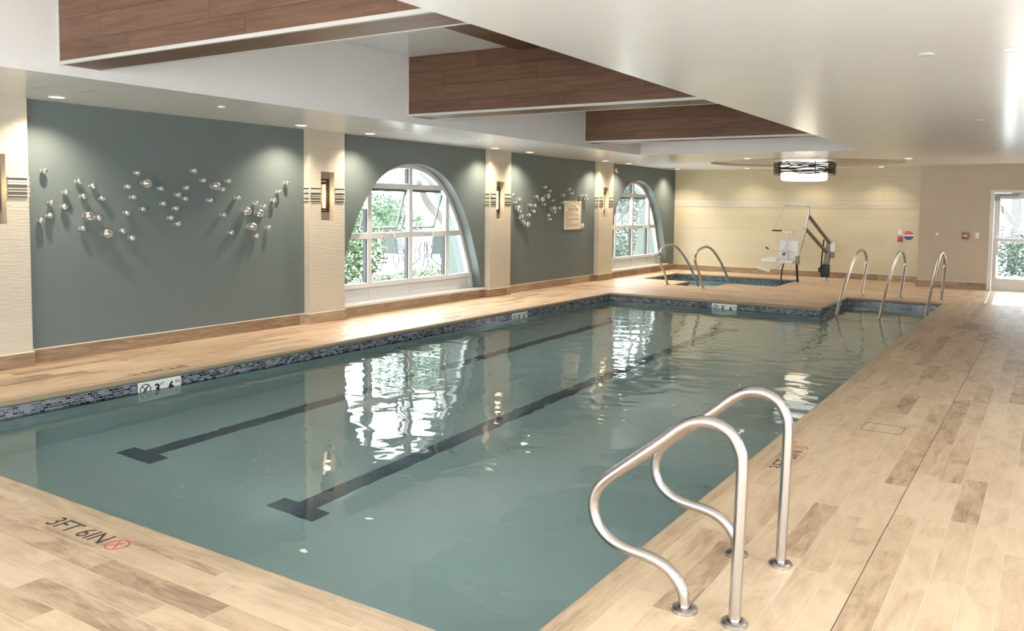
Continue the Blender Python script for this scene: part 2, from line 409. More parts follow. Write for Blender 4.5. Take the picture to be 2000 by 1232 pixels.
for i, (y0, z1) in enumerate(((16.10, -.34), (16.45, -.6))):
    b = bmesh.new(); box(b, -6.735, -5.885, y0, y0 + .36, -.945, z1); link('step', b, 'plaster', sb)
for xc in (-6.22, -4.40):
    b = bmesh.new(); box(b, xc - .085, xc + .085, 3.90, 12.6, -1.219, -1.213); box(b, xc - .225, xc + .225, 3.87, 4.035, -1.219, -1.2125); box(b, xc - .225, xc + .225, 12.6, 12.77, -1.219, -1.2125)
    link('lane_marking', b, 'lane', pb)
MT['water'] = mat_water('pool_water', (.93, .98, .97)); MT['water2'] = mat_water('spa_water', (.82, .93, .93), .5)
b = bmesh.new(); rects(b, [(-7.039, -1.588, 2.388, 13.926), (-3.203, -1.588, 13.9, 15.968)], [], ZW); struct(link('pool_water', b, 'water', smooth='keep'), 'still grey-green water filling the swimming pool')
b = bmesh.new(); rects(b, [(-7.88, -4.86, 17.10, 19.24), (-6.74, -5.88, 16.10, 17.2)], [], ZW); struct(link('spa_water', b, 'water2', smooth='keep'), 'pale blue water filling the hot tub')
# thin joint in the right-hand deck and the drain frame
b = bmesh.new(); box(b, -.6566, -.6534, YN, YR, -.002, .0006); struct(link('trim_3', b, 'black'), 'thin dark joint running along the right deck')
b = bmesh.new()
for d in ((-1.142, -.865, 6.335, 6.338), (-1.142, -.865, 6.574, 6.577), (-1.142, -1.139, 6.335, 6.577), (-.868, -.865, 6.335, 6.577)): box(b, *d, -.001, .0012)
dr = link('skimmer_lid', b, 'black'); tag(dr, 'flush rectangular skimmer lid outlined in the right deck beside the pool', 'lid')

# ---- piers, niches, blue wall with arched openings
PIERS = [(3.544, 4.176), (7.672, 8.304), (11.757, 12.401), (15.784, 16.452)]
NICHE = [(3.735, 3.975), (7.872, 8.110), (11.952, 12.190), (16.002, 16.226)]
NZ0, NZ1 = 1.368, 2.016
HALF = [(0.17, 1.735), (.55, 1.635), (.866, 1.515), (1.243, 1.36), (1.597, 1.155), (1.918, .877), (2.104, .585), (2.195, .29), (2.222, 0)]
def arch(c, n=7, scale=1.0, inset=0.0):
    pts = [(c + h, z) for z, h in HALF] + [(c - h, z) for z, h in HALF[-2::-1]]
    P = catmull([(a, b, 0) for a, b in pts], n); P = [(p.x, p.y) for p in P]
    if inset:
        Q = []
        for i, p in enumerate(P):
            a = Vector(P[max(i - 1, 0)]); b2 = Vector(P[min(i + 1, len(P) - 1)]); t = (b2 - a).normalized(); n_ = Vector((-t.y, t.x))
            Q.append((p[0] + n_.x * inset, p[1] + n_.y * inset))
        P = Q
    return P
WIN = [9.935, 18.0]
XO = -8.86      # outer face
def side_wall():
    b = bmesh.new(); segs = []
    y = YN
    for a, c in PIERS: segs.append((y, a)); y = c
    segs.append((y, YW))
    for a, c in segs:
        wc = [q for q in WIN if a < q < c]
        if not wc:
            quad(b, ((XB, a, 0), (XB, c, 0), (XB, c, ZC), (XB, a, ZC))); continue
        A = arch(wc[0]); A = [(min(max(p[0], a), c), p[1]) for p in A]; A = A[::-1]     # now from low y to high y
        y0, y1 = A[0][0], A[-1][0]
        quad(b, ((XB, a, 0), (XB, c, 0), (XB, c, .17), (XB, a, .17)))
        if y0 > a: quad(b, ((XB, a, .17), (XB, y0, .17), (XB, y0, ZC), (XB, a, ZC)))
        if y1 < c: quad(b, ((XB, y1, .17), (XB, c, .17), (XB, c, ZC), (XB, y1, ZC)))
        for p, q in zip(A, A[1:]):
            if abs(p[0] - q[0]) < 1e-5: continue
            quad(b, ((XB, p[0], p[1]), (XB, q[0], q[1]), (XB, q[0], ZC), (XB, p[0], ZC)))
        A = arch(wc[0])
        for p, q in zip(A, A[1:]): quad(b, ((XB, p[0], p[1]), (XB, q[0], q[1]), (XO, q[0], q[1]), (XO, p[0], p[1])))
        quad(b, ((XB, A[0][0], .17), (XB, A[-1][0], .17), (XO, A[-1][0], .17), (XO, A[0][0], .17)))
    # outer skin with the same arched openings
    lim = [(YN, 14.0, WIN[0]), (14.0, YW + .3, WIN[1])]
    for a, c, wv in lim:
        A = arch(wv)[::-1]
        quad(b, ((XO, a, -.3), (XO, c, -.3), (XO, c, .17), (XO, a, .17)), 1)
        quad(b, ((XO, a, .17), (XO, A[0][0], .17), (XO, A[0][0], 3.6), (XO, a, 3.6)), 1)
        quad(b, ((XO, A[-1][0], .17), (XO, c, .17), (XO, c, 3.6), (XO, A[-1][0], 3.6)), 1)
        for p, q in zip(A, A[1:]):
            if abs(p[0] - q[0]) > 1e-5: quad(b, ((XO, p[0], p[1]), (XO, q[0], q[1]), (XO, q[0], 3.6), (XO, p[0], 3.6)), 1)
    return struct(link('wall_left', b, ['blue', 'render'], smooth='keep'), 'blue-grey painted side wall with arched windows')
MT['render'] = mat_paint('pale_green_render', (.10, .12, .10), .8, .3)
side_wall()
MT['groove'] = simple('grey_beige_listello', (.20, .17, .135), .5); MT['nichec'] = simple('shade_darkened_niche_tile', (.40, .34, .26), .4)  # niche lining darkened: the shade inside the recess is put into its colour
for i, ((a, c), (n0, n1)) in enumerate(zip(PIERS, NICHE)):
    b = bmesh.new(); xb = XP - .125
    for y0, y1, z0, z1 in ((a, n0, 0, ZC), (n1, c, 0, ZC), (n0, n1, 0, NZ0), (n0, n1, NZ1, ZC)):
        quad(b, ((XP, y0, z0), (XP, y1, z0), (XP, y1, z1), (XP, y0, z1)))
    quad(b, ((XB, a, 0), (XP, a, 0), (XP, a, ZC), (XB, a, ZC))); quad(b, ((XB, c, 0), (XP, c, 0), (XP, c, ZC), (XB, c, ZC)))
    quad(b, ((xb, n0, NZ0), (xb, n1, NZ0), (xb, n1, NZ1), (xb, n0, NZ1)), 1)
    quad(b, ((XP, n0, NZ0), (XP, n0, NZ1), (xb, n0, NZ1), (xb, n0, NZ0)), 1); quad(b, ((XP, n1, NZ0), (XP, n1, NZ1), (xb, n1, NZ1), (xb, n1, NZ0)), 1)
    quad(b, ((XP, n0, NZ0), (XP, n1, NZ0), (xb, n1, NZ0), (xb, n0, NZ0)), 1); quad(b, ((XP, n0, NZ1), (XP, n1, NZ1), (xb, n1, NZ1), (xb, n0, NZ1)), 1)
    bmesh.ops.remove_doubles(b, verts=b.verts, dist=1e-5)
    p = link('pillar', b, ['pier', 'nichec'], smooth='keep'); struct(p, 'rippled cream tile pier with a lamp niche')
    # listello bands either side of the niche and on the side face
    for y0, y1 in ((a + .015, n0 - .012), (n1 + .012, c - .015)):
        b = bmesh.new(); box(b, XP - .004, XP + .004, y0, y1, 1.615, 1.812, 0)
        for z in (1.628, 1.668, 1.692, 1.735, 1.757, 1.797): box(b, XP + .003, XP + .015, y0, y1, z, z + (.021 if int(z * 1000) % 2 else .012), 1, .003)
        link('listello', b, ['groove', 'cream'], p)
    for ys, sg in ((a, -1), (c, 1)):
        b = bmesh.new(); box(b, XB + .012, XP - .012, min(ys, ys + sg * .004), max(ys, ys + sg * .004), 1.615, 1.812, 0)
        for z in (1.628, 1.668, 1.692, 1.735, 1.757, 1.797): box(b, XB + .008, XP - .008, min(ys, ys + sg * .014), max(ys, ys + sg * .014), z, z + .014, 1)
        link('listello', b, ['groove', 'cream'], p)
# ---- back wall, taupe block, door wall, right and rear walls
b = bmesh.new(); quad(b, ((XB, YW, 0), (XR, YW, 0), (XR, YW, ZC), (XB, YW, ZC))); struct(link('wall_back', b, 'back', smooth='keep'), 'large cream tiles behind the hot tub')
b = bmesh.new(); wv = 0
for z0, z1, dp in ((1.640, 1.652, .010), (1.655, 1.664, .006), (1.670, 1.690, .011), (1.694, 1.702, .006), (1.708, 1.722, .010), (1.727, 1.745, .012), (1.749, 1.757, .006), (1.762, 1.778, .010), (1.783, 1.800, .008)): box(b, XB, XR, YW - dp, YW + .001, z0, z1, 0, .002)
box(b, XB, XR, YW - .004, YW, 1.636, 1.806, 1)
struct(link('trim_4', b, ['cream', 'groove']), 'ridged tile band across the back wall')
DX0, DX1, DZ = -1.115, .02, 2.03
b = bmesh.new()
quad(b, ((XR, YR, 0), (XR, YW, 0), (XR, YW, ZC), (XR, YR, ZC)))
for x0, x1, z0, z1 in ((XR, DX0, 0, ZC), (DX1, XE, 0, ZC), (DX0, DX1, DZ, ZC)): quad(b, ((x0, YR, z0), (x1, YR, z0), (x1, YR, z1), (x0, YR, z1)))
for x in (DX0, DX1): quad(b, ((x, YR, 0), (x, YR + .25, 0), (x, YR + .25, DZ), (x, YR, DZ)))
quad(b, ((DX0, YR, DZ), (DX1, YR, DZ), (DX1, YR + .25, DZ), (DX0, YR + .25, DZ)))
for x0, x1, z0, z1 in ((XR - .3, DX0, -.3, 3.6), (DX1, XE + .3, -.3, 3.6), (DX0, DX1, DZ, 3.6)): quad(b, ((x0, YR + .99, z0), (x1, YR + .99, z0), (x1, YR + .99, z1), (x0, YR + .99, z1))) if 0 else None
struct(link('wall_far', b, 'tan', smooth='keep'), 'taupe painted wall with the exit door')
RW = [(-1.9, .9), (1.6, 3.9), (6.8, 8.0)]; RZ = (.2, 2.46)
b = bmesh.new(); y = YN
for a, c in RW + [(YR, YR)]:
    quad(b, ((XE, y, 0), (XE, a, 0), (XE, a, ZC), (XE, y, ZC))); y = c
for a, c in RW:
    quad(b, ((XE, a, 0), (XE, c, 0), (XE, c, RZ[0]), (XE, a, RZ[0]))); quad(b, ((XE, a, RZ[1]), (XE, c, RZ[1]), (XE, c, ZC), (XE, a, ZC)))
    for q in (((XE, a, RZ[0]), (XE, a, RZ[1]), (XE + .2, a, RZ[1]), (XE + .2, a, RZ[0])), ((XE, c, RZ[0]), (XE, c, RZ[1]), (XE + .2, c, RZ[1]), (XE + .2, c, RZ[0])), ((XE, a, RZ[0]), (XE, c, RZ[0]), (XE + .2, c, RZ[0]), (XE + .2, a, RZ[0])), ((XE, a, RZ[1]), (XE, c, RZ[1]), (XE + .2, c, RZ[1]), (XE + .2, a, RZ[1]))): quad(b, q)
struct(link('wall_right', b, 'tan', smooth='keep'), 'taupe side wall with tall windows')
BWX = (-6.6, 1.6)
b = bmesh.new()
for x0, x1, z0, z1 in ((XB, BWX[0], 0, ZC), (BWX[1], XE, 0, ZC), (BWX[0], BWX[1], 0, RZ[0]), (BWX[0], BWX[1], RZ[1], ZC)): quad(b, ((x0, YN, z0), (x1, YN, z0), (x1, YN, z1), (x0, YN, z1)))
struct(link('wall_near', b, 'tan', smooth='keep'), 'taupe wall with wide windows behind the camera')
n = 3
def plain_window(idx, axis, a, c, at):
    e = empty('window_%d' % idx); e['kind'] = 'structure'
    b = bmesh.new(); k = max(2, round((c - a) / 1.1))
    def bx(u0, u1, z0, z1):
        if axis == 'y': box(b, at + .06, at + .12, u0, u1, z0, z1)
        else: box(b, u0, u1, at - .12, at - .06, z0, z1)
    bx(a, c, RZ[0], RZ[0] + .06); bx(a, c, RZ[1] - .06, RZ[1])
    for i in range(k + 1): u = a + (c - a) * i / k; bx(max(a, u - .03), min(c, u + .03), RZ[0] + .06, RZ[1] - .06)
    link('frame', b, 'frame', e)
    b = bmesh.new()
    if axis == 'y': quad(b, ((at + .09, a, RZ[0]), (at + .09, c, RZ[0]), (at + .09, c, RZ[1]), (at + .09, a, RZ[1])))
    else: quad(b, ((a, at - .09, RZ[0]), (c, at - .09, RZ[0]), (c, at - .09, RZ[1]), (a, at - .09, RZ[1])))
    link('pane', b, 'glass', e)
for a, c in RW:
    plain_window(n, 'y', a, c, XE); n += 1
    portal((XE + .22, (a + c) / 2, sum(RZ) / 2), c - a, RZ[1] - RZ[0], (-1, 0, 0))
plain_window(n, 'x', *BWX, YN); portal((sum(BWX) / 2, YN - .2, sum(RZ) / 2), BWX[1] - BWX[0], RZ[1] - RZ[0], (0, 1, 0))
portal(((DX0 + DX1) / 2, YR + .28, 1.0), DX1 - DX0, 2.0, (0, -1, 0))
for wc in WIN: portal((XO - .03, wc, 1.2), 3.45, 2.1, (1, 0, 0))

# ---- ceilings
FX0, FX1, FY0, FY1 = -6.547, -2.68, -1.2, 14.06
EC = (-4.45, 17.6); EA, EB = 1.95, 1.70; ER = (-6.5, -2.4, 15.78, 19.42)
b = bmesh.new(); rects(b, [(XB, XE, YN, YW)], [(FX0, FX1, FY0, FY1), ER], ZC)
angs = sorted([2 * PI * k / 64 for k in range(64)] + [math.atan2(y - EC[1], x - EC[0]) % (2 * PI) for x in ER[:2] for y in ER[2:]])
def onrect(a):
    c, s = math.cos(a), math.sin(a); ts = []
    if c > 1e-9: ts.append((ER[1] - EC[0]) / c)
    if c < -1e-9: ts.append((ER[0] - EC[0]) / c)
    if s > 1e-9: ts.append((ER[3] - EC[1]) / s)
    if s < -1e-9: ts.append((ER[2] - EC[1]) / s)
    t = min(ts); return (EC[0] + c * t, EC[1] + s * t, ZC)
def onell(a, sc=1.0, z=ZC):
    c, s = math.cos(a), math.sin(a); t = 1 / math.sqrt((c / EA) ** 2 + (s / EB) ** 2) * sc
    return (EC[0] + c * t, EC[1] + s * t, z)
for a0, a1 in zip(angs, angs[1:] + [angs[0] + 2 * PI]):
    quad(b, (onrect(a0), onrect(a1), onell(a1), onell(a0)))
    quad(b, (onell(a0), onell(a1), onell(a1, 1, ZC + .05), onell(a0, 1, ZC + .05)), 1)
    b.faces.new([b.verts.new(p) for p in (onell(a0, 1, ZC + .05), onell(a1, 1, ZC + .05), (EC[0], EC[1], ZC + .05))]).material_index = 1
for x in (FX0, FX1): quad(b, ((x, FY0, ZC), (x, FY1, ZC), (x, FY1, ZT), (x, FY0, ZT)), 2)
for y in (FY0, FY1): quad(b, ((FX0, y, ZC), (FX1, y, ZC), (FX1, y, ZT), (FX0, y, ZT)), 2)
quad(b, ((FX0, FY0, ZT), (FX1, FY0, ZT), (FX1, FY1, ZT), (FX0, FY1, ZT)), 0)
struct(link('ceiling', b, ['ceil', 'dome', 'fascia'], smooth='keep'), 'satin white ceiling with a deep recess over the pool')
b = bmesh.new()
box(b, XO - .0, XE + .3, YN - .3, YW + .4, 3.62, 3.72); struct(link('roof_slab', b, 'tan'))
BEAMS = [(3.545, .335, 'nearest the camera, running from the side soffit across the recess'), (7.592, .40, 'in the middle of the recess, its end against the side soffit'), (11.925, .33, 'farthest from the camera, near the end of the recess')]
for y0, th, lb in BEAMS:
    e = empty('ceiling_beam', (0, y0, 2.635)); tag(e, 'brown plank-clad ceiling beam ' + lb, 'beam', 'plank-clad ceiling beams')
    b = bmesh.new(); box(b, FX0 + .002, FX1 - .002, 0, th, .022, ZT - 2.635)
    o = link('cladding', b, 'wood', e)
    b = bmesh.new(); box(b, FX0 + .002, FX1 - .002, .02, th - .02, 0, .021); link('underside', b, 'wood', e)
    b = bmesh.new(); box(b, FX0 + .002, FX1 - .002, -.004, .020, -.003, .023); box(b, FX0 + .002, FX1 - .002, th - .020, th + .004, -.003, .023); box(b, FX0 + .001, FX0 + .012, -.005, 0, .0, ZT - 2.635)
    link('edge_trim', b, 'trim', e)
for a, c, lb in ((3.9, 7.58, 'first and second'), (8.0, 11.92, 'second and third')):
    b = bmesh.new(); box(b, -5.0, -2.70, a, c, ZT - .05, ZT - .001); o = link('ceiling_panel', b, 'wood'); tag(o, 'dark timber panel fixed to the recess ceiling between the %s beams' % lb, 'panel', 'timber panels in the ceiling recess')
# ---- skirtings
def skirt(name, runs, label):
    b = bmesh.new()
    for x0, x1, y0, y1 in runs:
        box(b, x0, x1, y0, y1, 0, .138, 0); box(b, x0, x1, y0, y1, .138, .146, 1)
    return struct(link(name, b, ['base', 'caulk']), label)
runs = []; y = YN
for a, c in PIERS:
    runs += [(XB, XB + .012, y, a), (XB + .012, XP + .012, a - .012, a), (XP, XP + .012, a, c), (XB + .012, XP + .012, c, c + .012)]; y = c
runs.append((XB, XB + .012, y, YW))
skirt('baseboard_left', runs, 'timber-look skirting tiles stepping around the piers')
skirt('baseboard_back', [(XB, XR, YW - .012, YW)], 'timber-look skirting tiles under the cream wall')
skirt('baseboard_far', [(XR - .012, DX0 - .02, YR - .012, YR), (XR - .012, XR, YR, YW), (DX1 + .02, XE, YR - .012, YR)], 'timber-look skirting tiles under the taupe wall')

# ================================================================ ARCHED WINDOWS
def hw(z):
    for (z0, h0), (z1, h1) in zip(HALF, HALF[1:]):
        if z0 <= z <= z1: return h0 + (h1 - h0) * (z - z0) / (z1 - z0)
    return 0
def arch_window(idx, c, tilt, label):
    e = empty('window_%d' % idx); e['kind'] = 'structure'; e['label'] = label
    xa, xb = -8.66, -8.575
    A = arch(c); B = arch(c, inset=.065)
    b = bmesh.new()
    for (p, q), (r, s) in zip(zip(A, A[1:]), zip(B, B[1:])):
        for x in (xa, xb): quad(b, ((x, *p), (x, *q), (x, *s), (x, *r)))
        quad(b, ((xa, *r), (xa, *s), (xb, *s), (xb, *r)))
    def bar(y0, y1, z0, z1, x0=xa, x1=xb): box(b, x0, x1, y0, y1, z0, z1)
    ys = (c - .835, c + .085, c + 1.005)     # mullions
    zr = (1.085, 1.17); zt = (1.83, 1.91)
    yc = c + .085
    for y in ys:
        d = abs(y - c); zz_ = max(z for z, h in HALF if h >= d) if d < 1.7 else 1
        zz_ = next((z0 + (z1 - z0) * (h0 - d) / (h0 - h1) for (z0, h0), (z1, h1) in zip(HALF, HALF[1:]) if h1 <= d <= h0), 2.2)
        bar(y - .04, y + .04, .40, min(zz_, 2.2) - .01, xa + .003, xb - .003)
    for z0, z1 in (zr, zt): bar(c - hw(z1) + .02, c + hw(z1) - .02, z0, z1, xa - .003, xb + .004)
    bar(c - 1.68, c + 1.68, .375, .435, xa - .005, xb + .006)
    
    link('frame', b, 'frame', e)
    b = bmesh.new()
    for y in ys:
        box(b, -8.668, -8.60, y - .054, y - .041, .437, 1.08)
        if y < ys[1] - .1: box(b, -8.668, -8.60, y - .054, y - .041, 1.18, 1.52)
    box(b, -8.668, -8.60, ys[1] - .054, ys[1] - .041, 1.92, 2.15)
    link('gasket', b, 'black', e)
    b = bmesh.new(); box(b, -8.63, -8.60, c - 1.70, c + 1.70, .17, .40)
    link('bottom_panel', b, 'frame', e)
    b = bmesh.new()
    for y in ys: box(b, -8.601, -8.592, y - .004, y + .004, .2, .37)
    box(b, -8.601, -8.588, c - 1.66, c + 1.66, .335, .35); link('panel_seam', b, 'trim', e)
    b = bmesh.new(); box(b, -8.61, XB + .03, c - 1.80, c + 1.80, .145, .176, bev=.004); link('sill', b, 'frame', e)
    # fixed panes: one sheet in each light except the two opening sashes
    gx = -8.615
    P = arch(c, inset=.05)
    lights = [(-9, ys[0], .43, 1.10), (ys[0], ys[1], .43, 1.10), (ys[1], ys[2], .43, 1.10), (ys[2], 99, .43, 1.10), (-9, ys[0], 1.15, 1.86), (ys[2], 99, 1.15, 1.86), (-9, ys[1], 1.88, 3), (ys[1], 99, 1.88, 3)]
    for a0, a1, z0, z1 in lights:
        pts = []; N = 10; b = bmesh.new(); prev = None
        for k in range(N + 1):
            z = z0 + (min(z1, 2.205) - z0) * k / N; h = hw(z) - .03
            l, r = max(a0, c - h), min(a1, c + h)
            if r - l < .02: continue
            cur = ((gx, l, z), (gx, r, z))
            if prev: quad(b, (prev[0], prev[1], cur[1], cur[0]))
            prev = cur
        if len(b.faces): link('pane', b, 'glass', e)
        else: b.free()
    for i, (y0, y1) in enumerate(((ys[0] + .045, ys[1] - .045), (ys[1] + .045, ys[2] - .045))):
        s = empty('sash', (-8.645, 0, 1.825)); s.parent = e; s.rotation_euler = (0, tilt, 0)
        h = .64; b = bmesh.new()
        for r in ((y0, y0 + .028, -h + .03, -.03), (y1 - .028, y1, -h + .03, -.03), (y0, y1, -.03, 0), (y0, y1, -h, -h + .03)): box(b, -.018, .018, *r)
        link('sash_frame', b, 'sashgrey', s)
        b = bmesh.new(); quad(b, ((0, y0 + .04, -h + .04), (0, y1 - .04, -h + .04), (0, y1 - .04, -.04), (0, y0 + .04, -.04))); link('sash_pane', b, 'glass', s)
        ym = (y0 + y1) / 2
        b = bmesh.new(); box(b, -8.575, -8.54, ym - .10, ym + .08, 1.150, 1.176, bev=.004); tube(b, [(-8.55, ym + .02, 1.165), (-8.53, ym + .03, 1.13), (-8.525, ym + .035, 1.085)], .008, 8)
        tube(b, [(-8.57, ym - .05, 1.165), (-8.70, ym - .12, 1.172), (-8.645 - .6 * math.sin(tilt), ym - .02, 1.825 - .62 * math.cos(tilt))], .006, 6)
        link('window_opener', b, 'wplast', e)
    return e
MT['sashgrey'] = simple('grey_sash_metal', (.10, .115, .11), .4, .1)
arch_window(1, WIN[0], math.radians(17), 'arched white window with two tilted sashes, patio chairs outside')
arch_window(2, WIN[1], math.radians(27), 'arched white window beside the hot tub, trees outside')

# ================================================================ EXIT DOOR
e = empty('door_1'); e['kind'] = 'structure'; e['label'] = 'white framed glazed exit door with a push bar'
b = bmesh.new()
box(b, DX0 - .012, DX0 + .06, YR - .012, YR + .10, 0, DZ + .012); box(b, DX1 - .06, DX1 + .012, YR - .012, YR + .10, 0, DZ + .012); box(b, DX0 + .06, DX1 - .06, YR - .012, YR + .10, DZ - .05, DZ + .012)
link('door_frame', b, 'frame', e)
l0, l1 = DX0 + .065, DX1 - .065; g0, g1 = l0 + .105, l1 - .105
b = bmesh.new()
for r in ((l0, g0, .01, DZ - .055), (g1, l1, .01, DZ - .055), (g0, g1, .01, .245), (g0, g1, 1.86, DZ - .055)): box(b, r[0], r[1], YR + .03, YR + .075, r[2], r[3])
link('door_leaf', b, 'frame', e)
b = bmesh.new(); quad(b, ((g0, YR + .055, .245), (g1, YR + .055, .245), (g1, YR + .055, 1.86), (g0, YR + .055, 1.86))); link('pane', b, 'glass', e)
b = bmesh.new(); box(b, l0 + .01, l1 - .02, YR - .05, YR - .005, 1.005, 1.075, bev=.006); box(b, l0 + .01, l0 + .08, YR - .02, YR + .03, 1.0, 1.08); box(b, l1 - .09, l1 - .02, YR - .02, YR + .03, 1.0, 1.08); link('push_bar', b, 'frame', e)
b = bmesh.new(); box(b, l0 + .0, l0 + .09, YR - .03, YR + .03, 1.83, 1.97, bev=.005); box(b, l0 + .09, l0 + .42, YR - .045, YR + .03, 1.915, 1.965, bev=.005); obar(b, (l0 + .35, YR - .04, 1.975), (l0 + .62, YR - .02, 1.985), .02, .012); link('door_closer', b, 'greyp', e)
b = bmesh.new(); box(b, l0 + .07, l0 + .10, YR - .0, YR + .03, .25, .72); link('flush_bolt', b, 'steel', e)
b = bmesh.new(); box(b, DX0 + .02, DX1 - .02, YR - .02, YR + .2, 0, .008); link('threshold', b, 'alu', e)

# ================================================================ HANDRAILS
def rail_obj(pts3, feet, r, label, group, base, n=6):
    e = empty('grab_rail', base); tag(e, label, 'handrail', group)
    L = [Vector(p) - Vector(base) for p in pts3]
    b = bmesh.new(); tube(b, catmull(L, n), r, 18); link('rail_tube', b, 'steel', e, smooth=True)
    for f in feet:
        b = bmesh.new(); f = Vector(f) - Vector(base)
        lathe(b, [(r * 2.25, -.001), (r * 2.28, .004), (r * 2.25, .011), (r * 2.0, .016), (r * 1.12, .0175), (r * 1.06, .012)], 32, Matrix.Translation(f), cap=False)
        link('flange', b, 'steel', e, smooth=True)
    return e
RA = [(-1.185, -.0), (-1.186, .035), (-1.195, .080), (-1.236, .135), (-1.289, .168), (-1.355, .184), (-1.451, .195), (-1.520, .216), (-1.576, .263), (-1.600, .326), (-1.594, .392), (-1.555, .454), (-1.448, .545), (-1.31, .655), (-1.215, .735), (-1.150, .768), (-1.080, .772), (-1.015, .742), (-.978, .685), (-.967, .62), (-.970, .42), (-.976, .2), (-.981, .0)]
rail_obj([(x, 3.045, z) for x, z in RA], [(-1.185, 3.045, 0), (-.981, 3.045, 0)], .0235, 'brushed steel looped pool handrail on the right deck, nearest the camera', 'looped handrails at the near pool edge', (-1.08, 3.045, 0))
rail_obj([(x, 3.68, z) for x, z in RA], [(-1.185, 3.68, 0), (-.981, 3.68, 0)], .0235, 'brushed steel looped pool handrail standing just behind the nearest one', 'looped handrails at the near pool edge', (-1.08, 3.68, 0))
RE = [(16.345, 0), (16.42, .10), (16.60, .32), (16.71, .48), (16.755, .62), (16.69, .735), (16.50, .825), (16.22, .862), (15.95, .84), (15.70, .765), (15.25, .545), (14.75, .24), (14.33, -.10), (14.15, -.24)]
for x, lb in ((-3.02, 'leftmost of the three curved steel rails at the pool entry steps'), (-2.34, 'middle one of the three curved steel rails at the pool entry steps'), (-1.665, 'rightmost of the three curved steel rails at the pool entry steps')):
    rail_obj([(x, y, z) for y, z in RE], [(x, 16.345, 0)], .025, lb, 'entry step rails', (x, 16.345, 0))
RS = [(16.02, 0), (15.97, .08), (15.84, .27), (15.66, .44), (15.565, .60), (15.66, .74), (15.90, .805), (16.17, .825), (16.50, .755), (16.95, .525), (17.34, .24), (17.72, -.10), (17.85, -.25)]
rail_obj([(-6.78, y, z) for y, z in RS], [(-6.78, 16.02, 0)], .025, 'curved steel rail at the hot tub steps, the one nearer the window wall', 'hot tub rails', (-6.78, 16.02, 0))
rail_obj([(-5.92, y - .24, z) for y, z in RS], [(-5.92, 15.78, 0)], .025, 'curved steel rail at the hot tub steps, the one nearer the pool lift', 'hot tub rails', (-5.92, 15.78, 0))

# ================================================================ DOWNLIGHTS
MT['lamp'] = mat_emit('downlight_lens', (1, .90, .74), 9.0)
MT['lampoff'] = simple('downlight_lens_off', (.6, .58, .55), .3)
def downlight(x, y, label, on=True, group='recessed ceiling downlights', wmul=1.0, half=64):
    e = empty('downlight', (x, y, ZC)); tag(e, label, 'ceiling light', group)
    b = bmesh.new(); lathe(b, [(.062, .0), (.064, -.004), (.072, -.006), (.078, -.003), (.079, 0)], 28, cap=False); link('trim_ring', b, 'white', e, smooth=True)
    b = bmesh.new(); lathe(b, [(.0, -.0025), (.062, -.0025)], 28, cap=False); link('lens', b, 'lamp' if on else 'lampoff', e)
    if on:
        d = bpy.data.lights.new('downlight_beam', 'SPOT'); d.energy = DOWN_W * wmul; d.color = (1, .87, .70); d.spot_size = math.radians(half * 2); d.spot_blend = 1.0; d.shadow_soft_size = .035
        o = bpy.data.objects.new('downlight_beam', d); C.objects.link(o); o.parent = e; o.location = (0, 0, -.03)
    return e
DL = [(-8.00, 4.30, 'round lit downlight in the side soffit beside the first cream pier, nearest the camera'),
      (-8.00, 7.27, 'round lit downlight in front of the blue wall, just left of the second cream pier'),
      (-8.03, 8.52, 'round lit downlight in front of the first arched window, just right of the second pier'),
      (-8.06, 11.56, 'round lit downlight just left of the third cream pier'),
      (-8.05, 12.63, 'round lit downlight just right of the third cream pier'),
      (-8.05, 15.58, 'round lit downlight just left of the fourth cream pier'),
      (-8.03, 16.68, 'round lit downlight just right of the fourth cream pier'),
      (-8.03, 19.45, 'round lit downlight in the corner where the blue and cream walls meet')]
for x, y, lb in DL: downlight(x, y, lb)
for x, lb in ((-6.32, 'round lit downlight close to the cream back wall, left of the drum lamp'), (-4.85, 'round lit downlight close to the cream back wall, hidden behind the drum lamp'), (-3.30, 'round lit downlight close to the cream back wall, right of the drum lamp')):
    downlight(x, 19.60, lb, wmul=.32)
downlight(-5.05, 15.66, 'round lit downlight in the soffit edge left of the drum lamp, farther from the wall', wmul=.35)
downlight(-2.33, 16.60, 'round lit downlight right of the drum lamp, above the entry steps', wmul=.35)
downlight(.15, 18.75, 'lit downlight in the ceiling right above the exit door', wmul=.5)
downlight(-.235, 5.68, 'lit downlight at the right edge of the photo, in the near ceiling', wmul=.25)
for x, y, lb in ((-.716, 5.64, 'small flush white ceiling disc in the right-hand ceiling, nearest the camera'), (-.707, 9.90, 'small flush white ceiling disc in the right-hand ceiling, second from camera'), (-.71, 14.25, 'small flush white ceiling disc in the right-hand ceiling near the exit door')):
    b = bmesh.new(); lathe(b, [(0, -.005), (.045, -.005), (.05, -.002), (.05, 0)], 24, cap=False); o = link('sprinkler_cover', b, 'white', smooth=True); o.location = (x, y, ZC); tag(o, lb, 'sprinkler cover', 'right-hand sprinkler covers')
for x, y, lb in ((-7.21, 5.51, 'small round sprinkler cover in the soffit above the wide blue wall'), (-7.25, 10.02, 'small round sprinkler cover in the soffit above the first arched window'), (-7.32, 14.10, 'small round sprinkler cover in the soffit near the caution sign'), (-3.79, 15.92, 'small round sprinkler cover in the ceiling right in front of the drum lamp')):
    b = bmesh.new(); lathe(b, [(0, -.012), (.03, -.012), (.034, -.009), (.034, -.003), (.042, -.002), (.042, 0)], 20, cap=False); o = link('sprinkler_cover', b, 'white', smooth=True); o.location = (x, y, ZC); tag(o, lb, 'sprinkler cover', 'soffit sprinkler covers')
MT['seam'] = simple('shadow_gap', (.25, .23, .2), .6)
